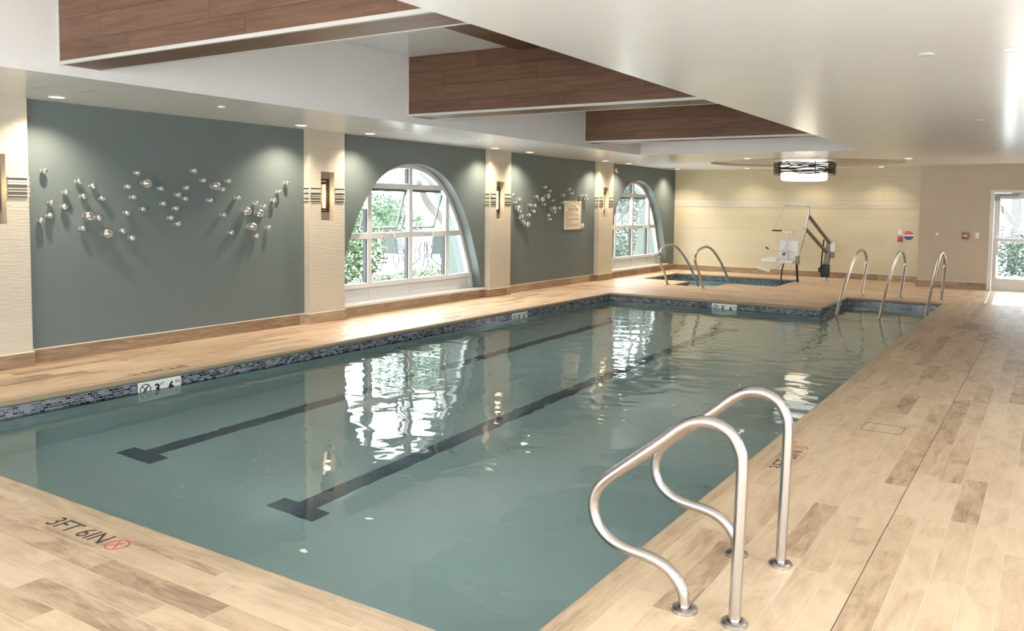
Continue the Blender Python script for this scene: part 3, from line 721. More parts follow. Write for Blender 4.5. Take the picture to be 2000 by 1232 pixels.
for y, lb in ((3.86, 'square flush access panel in the soffit above the first cream pier'), (8.01, 'square flush access panel in the soffit above the first arched window')):
    b = bmesh.new(); x0, x1, y1 = -7.56, -7.20, y + .36
    for r in ((x0, x1, y, y + .004), (x0, x1, y1 - .004, y1), (x0, x0 + .004, y, y1), (x1 - .004, x1, y, y1)): box(b, *r, ZC - .0012, ZC + .001)
    o = link('access_panel', b, 'seam'); tag(o, lb, 'access panel', 'soffit access panels')

# ================================================================ WALL LAMPS IN THE NICHES
MT['glow'] = mat_emit('warm_glass_tube', (1, .82, .52), 4.0)
MT['amber'] = simple('amber_reflector', (.72, .50, .24), .3, .25)
for (n0, n1), lb in zip(NICHE, ('leftmost, half cut off by the edge of the photo', 'in the second pier, right of the wide blue wall', 'in the third pier, right of the first arched window', 'in the fourth pier, left of the second arched window')):
    yc = (n0 + n1) / 2 + .022
    e = empty('wall_sconce', (XP - .124, yc, 1.70)); tag(e, 'wall lamp with a glowing tube, ' + lb, 'wall lamp', 'wall lamps in the pier niches')
    b = bmesh.new(); h = .222; w_ = .075
    for r in ((-w_, -w_ + .016, -h, h), (w_ - .016, w_, -h, h), (-w_, w_, h - .02, h), (-w_, w_, -h, -h + .02)): box(b, 0, .045, *r, bev=.002)
    link('sconce_frame', b, 'bronze', e)
    b = bmesh.new(); box(b, .0, .012, -w_ + .016, w_ - .016, -h + .02, h - .02); link('back_plate', b, 'amber', e)
    b = bmesh.new(); box(b, .052, .076, -.043, -.018, -.168, .150, bev=.004); link('glass_tube', b, 'glow', e)
    b = bmesh.new(); box(b, .045, .088, -.05, -.005, .150, .182, bev=.003); box(b, .010, .046, -.035, -.020, .155, .17); link('tube_holder', b, 'bronze', e); b = bmesh.new(); box(b, .045, .088, -.05, -.005, -.190, -.168, bev=.003); box(b, .010, .046, -.035, -.020, -.185, -.172); link('tube_holder', b, 'bronze', e)
    d = bpy.data.lights.new('tube_glow', 'POINT'); d.energy = 1.6; d.color = (1, .72, .42); d.shadow_soft_size = .04
    o = bpy.data.objects.new('tube_glow', d); C.objects.link(o); o.parent = e; o.location = (.10, -.02, 0)

# ================================================================ DRUM LAMP
e = empty('drum_lamp', (-4.45, 17.55, ZC)); tag(e, 'large round ceiling lamp with a glowing white drum inside a woven brown band', 'ceiling lamp')
MT['shade'] = mat_emit('lit_white_shade', (1, .95, .84), 2.2)
b = bmesh.new(); lathe(b, [(.0, -.372), (.40, -.372), (.44, -.362), (.462, -.335), (.465, -.30), (.465, .02)], 64, cap=False); link('lamp_shade', b, 'shade', e, smooth=True)
b = bmesh.new(); Rb = .605
rnd = random.Random(3)
for i in range(17):
    z0 = -.015 - .215 * i / 16; am = rnd.uniform(.008, .022); am2 = rnd.uniform(.004, .014); ph = rnd.uniform(0, 6.28); ph2 = rnd.uniform(0, 6.28); k1 = rnd.choice((2, 3, 4)); N = 72
    rr = Rb + rnd.uniform(-.008, .008); hh = rnd.uniform(.005, .0095); ring = []
    for k in range(N):
        a = 2 * PI * k / N; z = z0 + am * math.sin(k1 * a + ph) + am2 * math.sin(5 * a + ph2); z = min(.0, max(-.245, z)); c_, s_ = math.cos(a), math.sin(a)
        ring.append([b.verts.new(p) for p in ((rr * c_, rr * s_, z - hh), ((rr + .004) * c_, (rr + .004) * s_, z - hh), ((rr + .004) * c_, (rr + .004) * s_, z + hh), (rr * c_, rr * s_, z + hh))])
    for k in range(N):
        A, B_ = ring[k], ring[(k + 1) % N]
        for j in range(4): b.faces.new((A[j], A[(j + 1) % 4], B_[(j + 1) % 4], B_[j]))
link('woven_band', b, 'bronze', e)
for k in range(5):
    b = bmesh.new(); a = 2 * PI * k / 5 + .28; c_, s_ = math.cos(a), math.sin(a); obar(b, ((Rb + .012) * c_, (Rb + .012) * s_, -.25), ((Rb + .012) * c_, (Rb + .012) * s_, .01), .016, .008, (c_, s_, 0))
    obar(b, (.46 * c_, .46 * s_, -.005), ((Rb + .01) * c_, (Rb + .01) * s_, -.005), .012, .008)
    link('band_strut', b, 'bronze', e)
d = bpy.data.lights.new('drum_glow', 'POINT'); d.energy = 8; d.color = (1, .86, .66); d.shadow_soft_size = .25
o = bpy.data.objects.new('drum_glow', d); C.objects.link(o); o.parent = e; o.location = (0, 0, -.66)

# ================================================================ GLASS BUBBLES ON THE BLUE WALLS
MT['bead'] = NT('silver_bead').pbr((.88, .87, .84), .15, 1.0)
def mat_ball():
    t = NT('smoky_silvered_glass'); lw = t.n('ShaderNodeLayerWeight'); fac = t.math('MULTIPLY_ADD', t.math('POWER', lw.outputs['Facing'], 1.2), .62, .36)
    tr = t.n('ShaderNodeBsdfTransparent'); t.put(tr.inputs[0], (.72, .73, .72)); gl = t.n('ShaderNodeBsdfGlossy'); gl.inputs['Roughness'].default_value = .22; t.put(gl.inputs['Color'], (.95, .94, .92))
    mx = t.n('ShaderNodeMixShader'); t.put(mx.inputs[0], fac); t.t.links.new(tr.outputs[0], mx.inputs[1]); t.t.links.new(gl.outputs[0], mx.inputs[2]); t.t.links.new(mx.outputs[0], t.out.inputs[0]); return t.m
MT['bub'] = mat_ball()
MT['clearish'] = simple('frosted_wall_disc', (.36, .40, .37), .25)
B1=[(4.312,1.396,0),(4.358,1.878,0),(4.396,1.442,0),(4.412,1.569,0),(4.539,1.532,0),(4.559,1.671,0),(4.689,1.785,0),(4.718,1.31,0),(4.733,1.638,0),(4.772,1.438,1),(4.83,1.743,0),(4.884,1.418,0),(4.923,1.621,0),(4.961,1.257,1),(5.139,1.279,0),(5.192,1.469,0),(5.207,1.746,0),(5.241,1.203,0),(5.265,1.636,0),(5.316,1.896,0),(5.374,1.509,0),(5.408,1.787,1),(5.585,1.736,0),(5.617,1.569,0),(5.7,1.413,0),(5.767,1.519,0),(5.787,1.348,0),(5.798,1.67,0),(5.887,1.63,0),(5.902,1.754,0),(6.003,1.947,0),(6.123,1.841,0),(6.209,1.613,0),(6.278,1.784,1),(6.384,1.744,0),(6.393,1.446,0),(6.465,1.844,0),(6.498,1.235,0),(6.599,1.646,0),(6.714,1.492,1),(6.793,1.303,1),(6.864,1.582,0),(6.865,1.185,0),(6.902,1.468,1),(6.987,1.545,0),(7.051,1.286,0),(7.143,1.627,0),(7.226,1.735,0),(7.353,1.85,0)]
B2=[(12.549,1.792,0),(12.658,1.653,0),(12.724,1.554,1),(12.769,1.719,0),(12.784,1.375,0),(12.798,1.497,0),(12.87,1.408,0),(12.881,1.318,0),(12.943,1.283,0),(13.032,1.254,1),(13.112,1.427,0),(13.145,1.616,0),(13.272,1.498,0),(13.307,1.605,0),(13.371,1.774,0),(13.529,1.725,1),(13.638,1.63,0),(13.669,1.959,0),(13.74,1.791,1),(13.809,1.422,0),(13.848,1.891,0),(13.863,1.346,0),(13.959,1.711,0),(13.969,1.551,1),(14.035,1.484,0),(14.214,1.564,0),(14.364,1.672,0),(14.366,1.819,0),(14.601,1.943,0),(14.714,1.862,0),(15.124,1.814,0),(15.302,1.824,0),(15.352,1.741,0)]
def bubble_proto(r, standoff):
    Rx = Matrix.Rotation(PI / 2, 4, 'Y')
    e = empty('glass_bubble')
    b = bmesh.new(); lathe(b, [(0, .0), (r * .62, .0), (r * .62, .003), (r * .5, .005), (0, .006)], 20, Rx, cap=False); link('wall_disc', b, 'clearish', e, smooth=True)
    b = bmesh.new(); lathe(b, [(.006, .004), (.006, standoff - r * .9)], 8, Rx); link('stem', b, 'clearish', e, smooth=True)
    b = bmesh.new(); bmesh.ops.create_uvsphere(b, u_segments=24, v_segments=14, radius=r, matrix=Matrix.Translation((standoff, 0, 0)) @ Rx); link('glass_ball', b, 'bub', e, smooth=True)
    b = bmesh.new(); bmesh.ops.create_uvsphere(b, u_segments=14, v_segments=8, radius=r * .40, matrix=Matrix.Translation((standoff + r * .1, 0, 0)) @ Rx); link('silver_bead', b, 'bead', e, smooth=True)
    return e
protos = {0: bubble_proto(.034, .045), 1: bubble_proto(.056, .060)}; used = {0: False, 1: False}
def place_bubbles(items, wall, group):
    cnt = {0: 0, 1: 0}; tot = {k: sum(1 for i in items if i[2] == k) for k in (0, 1)}
    for y, z, big in items:
        src = protos[big]
        if not used[big]: o = src; used[big] = True
        else:
            o = src.copy(); C.objects.link(o)
            for ch in src.children: c = ch.copy(); C.objects.link(c); c.parent = o
        o.location = (XB, y, z); cnt[big] += 1
        tag(o, '%s glass bubble, %s from left of the %s ones on the %s' % ('large' if big else 'small', ORD[cnt[big]], 'large' if big else 'small', wall), 'wall ornament', group)
place_bubbles(B1, 'near blue wall', 'glass bubbles on the wide near blue wall')
place_bubbles(B2, 'caution-sign wall', 'glass bubbles on the blue wall with the caution sign')

# ================================================================ SIGNS AND SMALL FITTINGS ON THE WALLS
e = empty('caution_sign', (XB + .004, 14.815, 1.418)); tag(e, 'cream rules board headed CAUTION on the blue wall, beside the fourth pier', 'sign')
e.rotation_euler = (PI / 2, 0, PI / 2)     # local x runs along the wall, local y is up, local z into the room
b = bmesh.new(); box(b, -.345, .345, -.29, .29, 0, .012, bev=.004); link('sign_board', b, 'cream', e)
b = bmesh.new(); P = catmull([(-.315, .185, .0128), (-.305, .225, .0128), (-.20, .235, .0128), (-.08, .272, .0128), (0, .279, .0128), (.08, .272, .0128), (.20, .235, .0128), (.305, .225, .0128), (.315, .185, .0128)], 6); tube(b, P, .0035, 6)
link('scroll_border', b, 'brown', e)
t_ = text_mesh('lettering', 'SPA RULES', 'brown', .24, .036, e); t_.location = (-.12, .172, .0122)
t_ = text_mesh('lettering', 'CAUTION', 'brown', .40, .068, e, bold=.01); t_.location = (-.19, .088, .0122)
b = bmesh.new(); rnd = random.Random(5)
for i, (z, wd) in enumerate(((.058, .34), (.025, .52), (-.008, .55), (-.035, .12), (-.066, .58), (-.092, .58), (-.118, .26), (-.152, .20), (-.182, .58), (-.214, .55), (-.250, .08))):
    x = -.30
    while x < -.30 + wd:
        l = rnd.uniform(.018, .05); l = min(l, -.30 + wd - x); box(b, x, x + l, z - .005, z + .004, .0118, .0128); x += l + .01
link('fine_print', b, 'brown', e)
b = bmesh.new(); box(b, XB, XB + .05, 15.165, 15.235, 1.18, 1.245, bev=.006); box(b, XB, XB + .035, 15.172, 15.228, 1.145, 1.18, bev=.004)
o = link('timer_switch', b, 'wplast', smooth=True); tag(o, 'small white switch box on the blue wall just below right of the caution sign', 'switch')
b = bmesh.new(); box(b, XB, XB + .04, 16.70, 16.75, 2.37, 2.45, bev=.01); tube(b, [(XB + .03, 16.725, 2.39), (XB + .06, 16.725, 2.36)], .018, 10)
o = link('wall_sensor', b, 'wplast', smooth=True); tag(o, 'small white sensor high on the blue wall above left of the second arched window', 'sensor')
# back wall: call station and round badge
b = bmesh.new(); box(b, -2.985, -2.895, YW - .03, YW, 1.06, 1.185, bev=.004); o = link('call_button_plate', b, 'alu'); tag(o, 'small grey metal button plate on the cream wall above the red box', 'button')
b = bmesh.new(); lathe(b, [(0, .034), (.014, .034), (.018, .028), (.018, .0)], 16, Matrix.Translation((-2.94, YW - .002, 1.135)) @ Matrix.Rotation(PI / 2, 4, 'X'), cap=False); link('push_button', b, 'wplast', o)
MT['redbox'] = simple('red_plastic', (.42, .06, .035), .35)
b = bmesh.new(); box(b, -2.99, -2.89, YW - .05, YW, .90, 1.015, bev=.005); o = link('alarm_box', b, 'redbox', smooth=True); tag(o, 'small red alarm box on the cream wall under the grey button plate', 'alarm')
MT['navy'] = simple('navy_print', (.05, .06, .20), .4); MT['redp'] = simple('red_print', (.66, .12, .08), .4)
e = empty('safety_sign', (-2.765, YW - .004, 1.045)); e.rotation_euler = (PI / 2, 0, 0); tag(e, 'round red, white and blue sign on the cream wall beside the alarm box', 'sign')
b = bmesh.new(); lathe(b, [(0, .006), (.112, .006), (.115, .003), (.115, 0)], 40, cap=False); link('sign_board', b, 'wplast', e)
def capseg(zlo, sgn, r, z):
    b = bmesh.new(); a0 = math.asin(zlo / r); N = 20; vs = [b.verts.new((r * math.cos(a0 + (PI - 2 * a0) * k / N), sgn * r * math.sin(a0 + (PI - 2 * a0) * k / N), z)) for k in range(N + 1)]; b.faces.new(vs); return b
link('red_segment', capseg(.016, 1, .105, .0068), 'redp', e); link('blue_segment', capseg(.016, -1, .105, .0068), 'navy', e)
# taupe wall
b = bmesh.new(); lathe(b, [(0, .05), (.012, .05), (.015, .012), (.03, .010), (.033, 0)], 16, Matrix.Translation((-2.09, YR, 1.118)) @ Matrix.Rotation(PI / 2, 4, 'X'), cap=False); o = link('wall_hook', b, 'alu', smooth=True); tag(o, 'small round metal hook on the taupe wall near its left corner', 'hook')
b = bmesh.new(); box(b, -1.615, -1.485, YR - .045, YR, 1.035, 1.165, bev=.006); MT['maroon'] = simple('faded_maroon_plastic', (.30, .12, .12), .4); o = link('alarm_pull', b, 'maroon', smooth=True)


b = bmesh.new(); box(b, -1.585, -1.515, YR - .058, YR - .044, 1.085, 1.11, bev=.003); link('pull_handle', b, 'wplast', o)
tag(o, 'maroon alarm pull box on the taupe wall left of the white switch plate', 'alarm')
b = bmesh.new(); box(b, -1.372, -1.302, YR - .010, YR, 1.05, 1.165, bev=.003); o = link('light_switch', b, 'wplast', smooth=True); tag(o, 'white switch plate on the taupe wall between maroon alarm and exit door', 'switch')
b = bmesh.new(); box(b, -1.345, -1.329, YR - .018, YR - .009, 1.09, 1.125, bev=.002); link('rocker', b, 'wplast', o)

# ================================================================ DEPTH MARKERS
def marker(loc, rot, label, wd=.44):
    e = empty('depth_marker', loc); e.rotation_euler = rot; tag(e, label, 'depth marker', 'white tile depth markers at the waterline')
    b = bmesh.new()
    for k in range(3): box(b, wd * k / 3 + .0008, wd * (k + 1) / 3 - .0008, -.15, 0, -.004, .003)
    link('marker_tile', b, 'signw', e)
    b = bmesh.new(); bar = nodive_bm(b, .075, -.073, .056, .17); bar(-.035, .04, .035, -.04, .009); bar(-.032, -.03, .028, .034, .014); link('no_diving_symbol', b, 'ink', e).location = (0, 0, .0038)
    t_ = text_mesh('lettering', '3', 'ink', .055, .092, e, bold=.035); t_.location = (wd * .375, -.125, .0034)
    t_ = text_mesh('lettering', 'FT', 'ink', .040, .032, e, bold=.0); t_.location = (wd * .515, -.062, .0034)
    t_ = text_mesh('lettering', '6', 'ink', .058, .092, e, bold=.035); t_.location = (wd * .70, -.125, .0034)
    t_ = text_mesh('lettering', 'IN', 'ink', .045, .032, e, bold=.0); t_.location = (wd * .865, -.062, .0034)
marker((-7.038, 4.445, -.060), (PI / 2, 0, PI / 2), '3 FT 6 IN tile marker at the left waterline, nearest the camera')
marker((-7.038, 10.59, -.060), (PI / 2, 0, PI / 2), '3 FT 6 IN tile marker on the left waterline, below the first window')
marker((-5.05, 13.924, -.060), (PI / 2, 0, 0), '3 FT 6 IN tile marker at the far waterline, below the hot tub', .45)
MT['inkf'] = simple('worn_black_stencil', (.06, .05, .045), .6)
def deck_text(loc, rz, label):
    e = empty('deck_lettering', loc); e.rotation_euler = (0, 0, rz); tag(e, label, 'painted lettering', 'stencilled depth markings on the deck')
    t_ = text_mesh('lettering', '3FT 6IN', 'inkf', .455, .098, e, ext=.0002)
    b = bmesh.new(); bar = nodive_bm(b, .545, .046, .056, .14); bar(-.03, .038, .03, -.038, .007); bar(-.02, -.03, .012, .03, .009); o = link('no_diving_symbol', b, 'red', e); o.location = (0, 0, .0004)
deck_text((-4.19, 2.14, .0012), 0, 'black 3FT 6IN stencil with a red symbol on the near deck')
deck_text((-1.345, 5.06, .0012), PI / 2, 'black 3FT 6IN stencil with a red symbol on the right deck behind the looped handrails')
deck_text((-7.20, 5.03, .0012), -PI / 2, 'faint black 3FT 6IN stencil with a red symbol on the left deck')

# ================================================================ POOL LIFT
e = empty('pool_lift', (-4.32, 19.2, 0)); tag(e, 'grey pool lift with a white seat on a swing arm, standing at the hot tub', 'pool lift')
def L3(x, y, z): return (x + 4.32, y - 19.2, z)
b = bmesh.new(); lathe(b, [(.075, 0), (.075, .012), (.035, .02), (.035, .10)], 20, cap=False); link('deck_socket', b, 'alu', e, smooth=True)
b = bmesh.new(); box(b, -.095, .075, -.09, .09, .09, .375, bev=.01); box(b, -.155, -.09, -.05, .05, .19, .30, bev=.01); link('black_housing', b, 'black', e, smooth=True)
b = bmesh.new(); obar(b, (.0, 0, .36), (.075, -.02, .88), .11, .12, (0, 1, 0)); link('mast', b, 'greyp', e)
b = bmesh.new(); box(b, .095, .20, -.08, .07, .66, .865, bev=.012); link('battery_pack', b, 'wplast', e, smooth=True)
b = bmesh.new(); box(b, .10, .165, -.07, .06, .52, .65, bev=.01); link('control_box', b, 'greyp', e, smooth=True)
top = Vector(L3(-4.50, 18.25, 1.46)); low = Vector(L3(-4.57, 18.25, 1.20))
b = bmesh.new(); obar(b, top, (.085, -.03, .845), .062, .05, (0, 1, 0)); link('swing_arm', b, 'greyp', e)
b = bmesh.new(); obar(b, low, (.02, -.02, .63), .060, .05, (0, 1, 0)); link('swing_arm', b, 'greyp', e)
b = bmesh.new(); tube(b, [(-.105, 0, .27), (-.085, -.01, .62), (-.04, -.10, .93)], .016, 10); link('actuator', b, 'black', e, smooth=True)
b = bmesh.new()
tube(b, catmull([L3(-4.99, 18.15, 1.690), L3(-4.75, 18.2, 1.695), L3(-4.58, 18.22, 1.690), L3(-4.515, 18.24, 1.655), L3(-4.50, 18.25, 1.58), L3(-4.515, 18.25, 1.42), L3(-4.56, 18.22, 1.1), L3(-4.62, 18.1, .72), L3(-4.66, 18.0, .48)], 6), .021, 12)
link('hanger_tube', b, 'alu', e, smooth=True)
b = bmesh.new(); ap = L3(-4.99, 18.15, 1.67)
tube(b, [ap, L3(-5.20, 18.05, 1.165)], .006, 6); tube(b, [ap, L3(-4.81, 18.1, 1.18)], .006, 6); link('strap', b, 'alu', e)
b = bmesh.new(); tube(b, [L3(-5.22, 18.05, 1.135), L3(-5.02, 18.08, 1.13)], .017, 10); link('pull_bar', b, 'black', e, smooth=True)
b = bmesh.new(); box(b, *sum(zip(L3(-4.99, 18.0, 1.095), L3(-4.76, 18.16, 1.125)), ()), bev=.006); link('head_pad', b, 'wplast', e, smooth=True)
b = bmesh.new(); obar(b, L3(-4.87, 18.08, 1.10), L3(-4.92, 18.05, .72), .045, .02, (0, 1, 0)); link('back_post', b, 'alu', e)
b = bmesh.new(); bmx = bmesh.new(); box(b, *sum(zip(L3(-5.12, 18.28, .50), L3(-4.71, 18.33, .915)), ()), bev=.02); link('backrest', b, 'wplast', e, smooth=True); bmx.free()
b = bmesh.new(); box(b, *sum(zip(L3(-5.34, 17.72, .455), L3(-5.02, 18.28, .545)), ()), bev=.03); box(b, *sum(zip(L3(-5.10, 17.8, .44), L3(-4.70, 18.30, .50)), ()), bev=.02); link('seat', b, 'wplast', e, smooth=True)
b = bmesh.new(); v = [L3(x, 17.95, z) for x, z in ((-5.02, .44), (-4.84, .44), (-4.85, .74), (-4.97, .74))]
f1 = [b.verts.new(p) for p in v]; f2 = [b.verts.new((p[0], p[1] + .035, p[2])) for p in v]; b.faces.new(f1); b.faces.new(f2[::-1])
for i in range(4): b.faces.new((f1[i], f2[i], f2[(i + 1) % 4], f1[(i + 1) % 4]))
link('side_plate', b, 'alu', e)
b = bmesh.new(); tube(b, [L3(-4.71, 17.94, .675), L3(-5.19, 17.93, .70), L3(-5.26, 17.93, .745)], .009, 8); link('armrest', b, 'alu', e, smooth=True)
b = bmesh.new(); tube(b, [L3(-5.25, 17.93, .735), L3(-5.32, 17.93, .765)], .016, 8); tube(b, [L3(-4.93, 17.93, .64), L3(-4.90, 17.93, .625)], .03, 10); link('grip', b, 'black', e, smooth=True)
b = bmesh.new(); tube(b, [L3(-4.87, 17.85, .455), L3(-5.10, 17.68, .265)], .008, 8); link('footrest_bar', b, 'alu', e, smooth=True)
b = bmesh.new(); obar(b, L3(-5.40, 17.55, .365), L3(-5.12, 17.62, .285), .24, .045, (0, 0, 1)); link('footrest', b, 'wplast', e)
b = bmesh.new(); tube(b, [L3(-4.88, 17.6, .008), L3(-4.885, 17.7, .30), L3(-4.89, 17.85, .45)], lambda t: .017 if t < .6 else .012, 10); lathe(b, [(.0, .001), (.03, .001), (.03, .012), (.015, .02)], 12, Matrix.Translation(L3(-4.89, 17.6, 0)), cap=False); link('leg', b, 'black', e, smooth=True)
b = bmesh.new(); tube(b, [L3(-4.77, 18.55, .012), L3(-4.74, 18.3, .45)], .024, 10); lathe(b, [(.0, .001), (.04, .001), (.04, .012), (.02, .02)], 12, Matrix.Translation(L3(-4.77, 18.55, 0)), cap=False); link('leg', b, 'black', e, smooth=True)
b = bmesh.new(); box(b, *sum(zip(L3(-4.68, 17.97, .42), L3(-4.61, 18.05, .60)), ()), bev=.01); link('pivot_bracket', b, 'greyp', e, smooth=True)

# ================================================================ OUTSIDE
MT['paving'] = mat_paint('pale_concrete_paving', (.70, .71, .71), .8, .2); MT['soil'] = mat_paint('soil', (.16, .12, .08), .9, .5)
GZ = -.20
b = bmesh.new(); rects(b, [(-60, XO, -20, 60)], [], GZ); rects(b, [(XO, 60, YR + .25, 60)], [], GZ + .17); rects(b, [(XE + .2, 60, -30, YR + .25), (XO - 40, XE + .2, -40, YN - .2)], [], GZ)
struct(link('ground', b, 'paving', smooth='keep'), 'pale paved ground outside the windows')
for y0, lb in ((11.92, 'sloping pale green buttress outside the first arched window'), (20.02, 'sloping pale green buttress outside the second arched window')):
    b = bmesh.new(); pr = [(XO - .02, GZ), (XO - .78, GZ), (XO - .60, .38), (XO - .48, 1.05), (XO - .36, 1.7), (XO - .25, 2.2), (XO - .12, 3.0), (XO - .02, 3.3)]
    A = [b.verts.new((x, y0, z)) for x, z in pr]; B_ = [b.verts.new((x, y0 + .45, z)) for x, z in pr]; b.faces.new(A); b.faces.new(B_[::-1])
    for i in range(len(pr)): b.faces.new((A[i], B_[i], B_[(i + 1) % len(pr)], A[(i + 1) % len(pr)]))
    o = link('buttress', b, 'render'); tag(o, lb, 'buttress', 'buttresses outside the arched windows')
MT['leafA'] = mat_leaf('hedge_leaves', (.02, .05, .018), (.10, .17, .055)); MT['leafB'] = mat_leaf('tree_leaves', (.035, .08, .045), (.13, .21, .10)); MT['leafC'] = mat_leaf('pale_leaves', (.045, .09, .03), (.15, .19, .10)); MT['leafD'] = mat_leaf('dark_hedge_leaves', (.018, .04, .03), (.085, .13, .095))
MT['bark'] = mat_paint('grey_bark', (.075, .068, .06), .9, .6)
def leaves(name, shape, n, size, m, parent=None, seed=1):
    """leaf blades spread through a set of ellipsoids (cx,cy,cz,rx,ry,rz), denser near the surface"""
    rnd = random.Random(seed); b = bmesh.new(); vol = [s[3] * s[4] * s[5] for s in shape]; tv = sum(v ** .67 for v in vol)
    for s, v in zip(shape, vol):
        for _ in range(int(n * v ** .67 / tv)):
            d = Vector((rnd.gauss(0, 1), rnd.gauss(0, 1), rnd.gauss(0, 1))).normalized(); r = rnd.uniform(.55, 1.0) ** .6
            p = Vector((s[0] + d.x * r * s[3], s[1] + d.y * r * s[4], s[2] + d.z * r * s[5]))
            if p.z < GZ + .01: continue
            a = Vector((rnd.gauss(0, 1), rnd.gauss(0, 1), rnd.gauss(0, .6))).normalized(); c_ = a.cross(d)
            if c_.length < .1: continue
            c_.normalize(); k = size * rnd.uniform(.6, 1.3)
            vs = [b.verts.new(p - a * k), b.verts.new(p + c_ * k * .45), b.verts.new(p + a * k), b.verts.new(p - c_ * k * .45)]; b.faces.new(vs)
    return link(name, b, m, parent, smooth='keep')
o = leaves('hedge', [(-13.6, 13.3, .5, 1.3, 1.0, .9), (-14.2, 13.6, 1.3, .9, .9, .8), (-13.2, 12.6, .6, 1.0, .8, .9)], 9500, .052, 'leafA', seed=2); tag(o, 'dense green shrub outside the left part of the first arched window', 'shrub')
o = leaves('flower_bed', [(-11.3, 13.6, -.14, 1.1, 1.7, .34), (-12.1, 15.4, -.15, 1.3, 1.5, .32), (-11.0, 12.0, -.14, .9, 1.0, .3)], 13000, .045, 'leafC', seed=3); tag(o, 'low pale green planting below the first arched window', 'plants', kind='stuff')
def tree(loc, trunk, crown, n, size, m, label, group, seed):
    e = empty('tree', loc); tag(e, label, 'tree', group)
    b = bmesh.new()
    for path, r0, r1 in trunk: tube(b, catmull(path, 5), (lambda r0, r1: lambda t: r0 + (r1 - r0) * t)(r0, r1), 10)
    link('trunk', b, 'bark', e, smooth=True); leaves('crown', crown, n, size, m, e, seed=seed)
tree((-19.5, 24.5, GZ), [([(0, 0, 0), (.1, .2, 1.0), (-.2, -.5, 1.8), (-.1, -1.2, 2.6)], .22, .10), ([(.1, .2, .9), (.2, .9, 1.8), (.1, 1.2, 3.2)], .20, .12)], [(0, .6, 4.6, 2.2, 2.0, 1.2), (0, -1.8, 4.4, 1.6, 1.4, .9), (-.6, 2.6, 4.2, 1.4, 1.3, .9)], 6000, .09, 'leafB', 'forked grey tree outside, seen through the right half of the first arched window', 'trees outside the windows', 4)
tree((-23.5, 25.2, GZ), [([(0, 0, 0), (0, .1, 1.5), (.1, 0, 2.2)], .12, .06)], [(0, 0, 1.5, 1.5, 1.7, .75), (.6, -1.9, .95, 1.2, 1.3, .7), (-.5, 1.8, 1.0, 1.2, 1.4, .7)], 9000, .075, 'leafB', 'bushy green tree outside, seen through the left sash of the first arched window', 'trees outside the windows', 5)
tree((-15.2, 29.6, GZ), [([(0, 0, 0), (.1, 0, 1.6), (0, .1, 3.4)], .17, .10), ([(.1, 0, 1.3), (-.5, -.6, 2.6)], .1, .06)], [(0, 0, 2.9, 1.7, 1.9, .9), (-.8, -1.6, 2.1, 1.2, 1.3, .9), (.6, 1.7, 2.2, 1.2, 1.3, 1.1)], 10000, .085, 'leafD', 'leafy tree outside, seen through the second arched window', 'trees outside the windows', 6)
o = leaves('hedge', [(-12.6, 24.6, .3, .8, 1.5, .7), (-13.0, 26.6, .35, .8, 1.5, .75), (-13.4, 28.6, .4, .8, 1.5, .8), (-12.2, 22.6, .2, .8, 1.4, .6)], 7500, .08, 'leafD', seed=7); tag(o, 'dark green hedge outside, low in the second arched window', 'hedge')
GZ0 = GZ; GZ = -.03
o = leaves('hedge', [(-1.6, 24.5, .45, 1.4, .9, .95), (.2, 24.8, .45, 1.4, .9, .95), (-3.2, 24.6, .4, 1.3, .9, .9), (1.8, 24.8, .4, 1.4, .9, .9)], 13000, .06, 'leafD', seed=8); tag(o, 'dark green hedge outside the exit door', 'hedge')
tree((-.95, 26.6, GZ), [([(0, 0, 0), (.05, 0, 1.3), (0, 0, 2.6)], .15, .12), ([(.05, 0, 1.2), (-.5, .1, 2.0), (-.8, 0, 2.7)], .07, .05)], [(.4, 0, 3.0, 1.5, .9, .8), (-1.2, .2, 2.7, 1.0, .8, .7), (.9, .2, 2.0, .5, .6, .5)], 7000, .07, 'leafD', 'tree trunk and foliage outside, seen through the exit door', 'trees outside the windows', 9)
GZ = GZ0
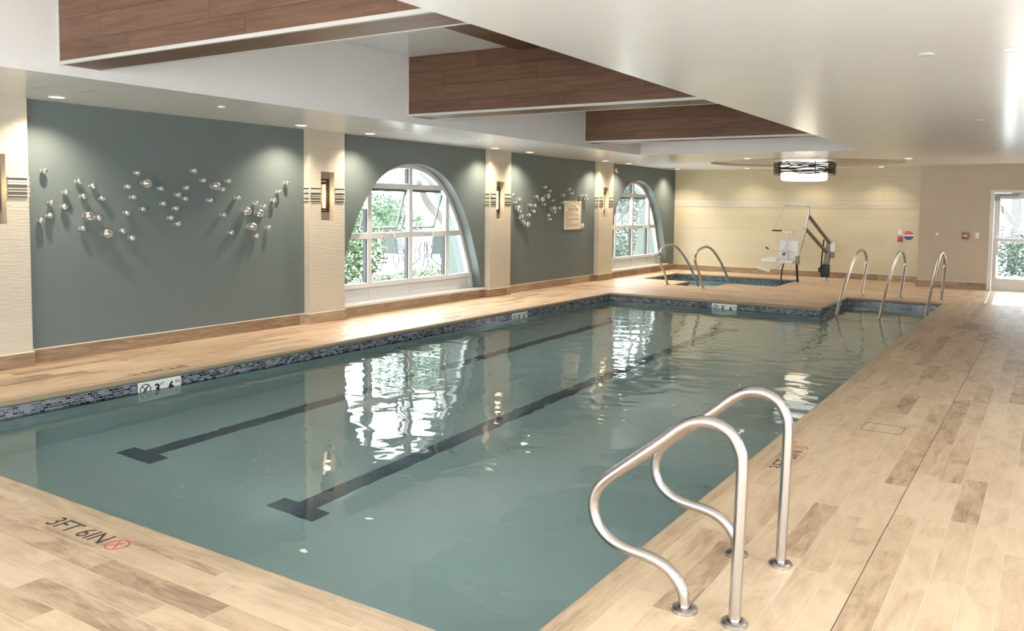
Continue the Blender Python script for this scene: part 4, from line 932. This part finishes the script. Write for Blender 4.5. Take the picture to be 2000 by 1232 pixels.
# patio furniture
MT['iron'] = simple('dark_patio_metal', (.018, .018, .026), .45, .4); MT['sling'] = simple('grey_green_sling', (.035, .045, .038), .7)
e = empty('patio_table', (-15.7, 19.0, GZ)); tag(e, 'round patio table outside the first arched window, between the chairs', 'table')
b = bmesh.new(); lathe(b, [(0, .70), (.58, .70), (.60, .712), (.58, .724), (0, .724)], 40, cap=False); link('table_top', b, 'sling', e, smooth=True)
for k in range(4):
    a = k * PI / 2 + .5; c_, s_ = math.cos(a), math.sin(a)
    b = bmesh.new(); tube(b, catmull([(.12 * c_, .12 * s_, .70), (.20 * c_, .20 * s_, .45), (.16 * c_, .16 * s_, .25), (.42 * c_, .42 * s_, 0)], 5), .016, 8); link('leg', b, 'iron', e, smooth=True)
def patio_chair(loc, rz, label):
    e = empty('patio_chair', loc, rz); tag(e, label, 'chair', 'patio chairs outside the first arched window')
    b = bmesh.new(); box(b, -.25, .25, -.27, .24, .40, .425, bev=.008); link('seat', b, 'sling', e, smooth=True)
    b = bmesh.new(); obar(b, (0, -.26, .43), (0, -.40, .98), .50, .02, (0, 1, 0)); link('backrest', b, 'sling', e)
    for s in (-1, 1):
        b = bmesh.new(); tube(b, catmull([(s * .27, -.42, 1.0), (s * .27, -.27, .42), (s * .27, -.22, .2), (s * .27, -.36, .0)], 5), .014, 8); link('leg', b, 'iron', e, smooth=True)
        b = bmesh.new(); tube(b, catmull([(s * .27, .24, .42), (s * .27, .20, .2), (s * .27, .32, .0)], 5), .014, 8); link('leg', b, 'iron', e, smooth=True)
        b = bmesh.new(); tube(b, catmull([(s * .28, -.32, .66), (s * .29, 0, .70), (s * .29, .22, .66), (s * .28, .27, .52), (s * .27, .20, .42)], 5), .014, 8); link('armrest', b, 'iron', e, smooth=True)
patio_chair((-15.9, 17.95, GZ), .05, 'patio chair outside, left of the round table')
patio_chair((-14.95, 18.7, GZ), .9, 'patio chair outside, in front of the round table')
patio_chair((-15.6, 20.1, GZ), PI - .15, 'patio chair outside, right of the round table')
patio_chair((-16.8, 19.3, GZ), -1.6, 'patio chair outside, behind the round table')

# small pieces hang from the part they belong to (all local frames of one thing coincide, so only the parent changes)
def nest(cat, host, names):
    for o in [q for q in C.objects if q.get('category') == cat and not q.parent]:
        kids = list(o.children); hs = [k for k in kids if k.name.split('.')[0] == host]
        for k in kids:
            if hs and k.name.split('.')[0] in names: k.parent = hs[0]
nest('pool lift', 'mast', ('battery_pack', 'control_box', 'black_housing'))
nest('pool lift', 'armrest', ('grip',)); nest('pool lift', 'seat', ('footrest', 'footrest_bar'))
nest('wall lamp', 'glass_tube', ('tube_holder',)); nest('ceiling lamp', 'woven_band', ('band_strut',))
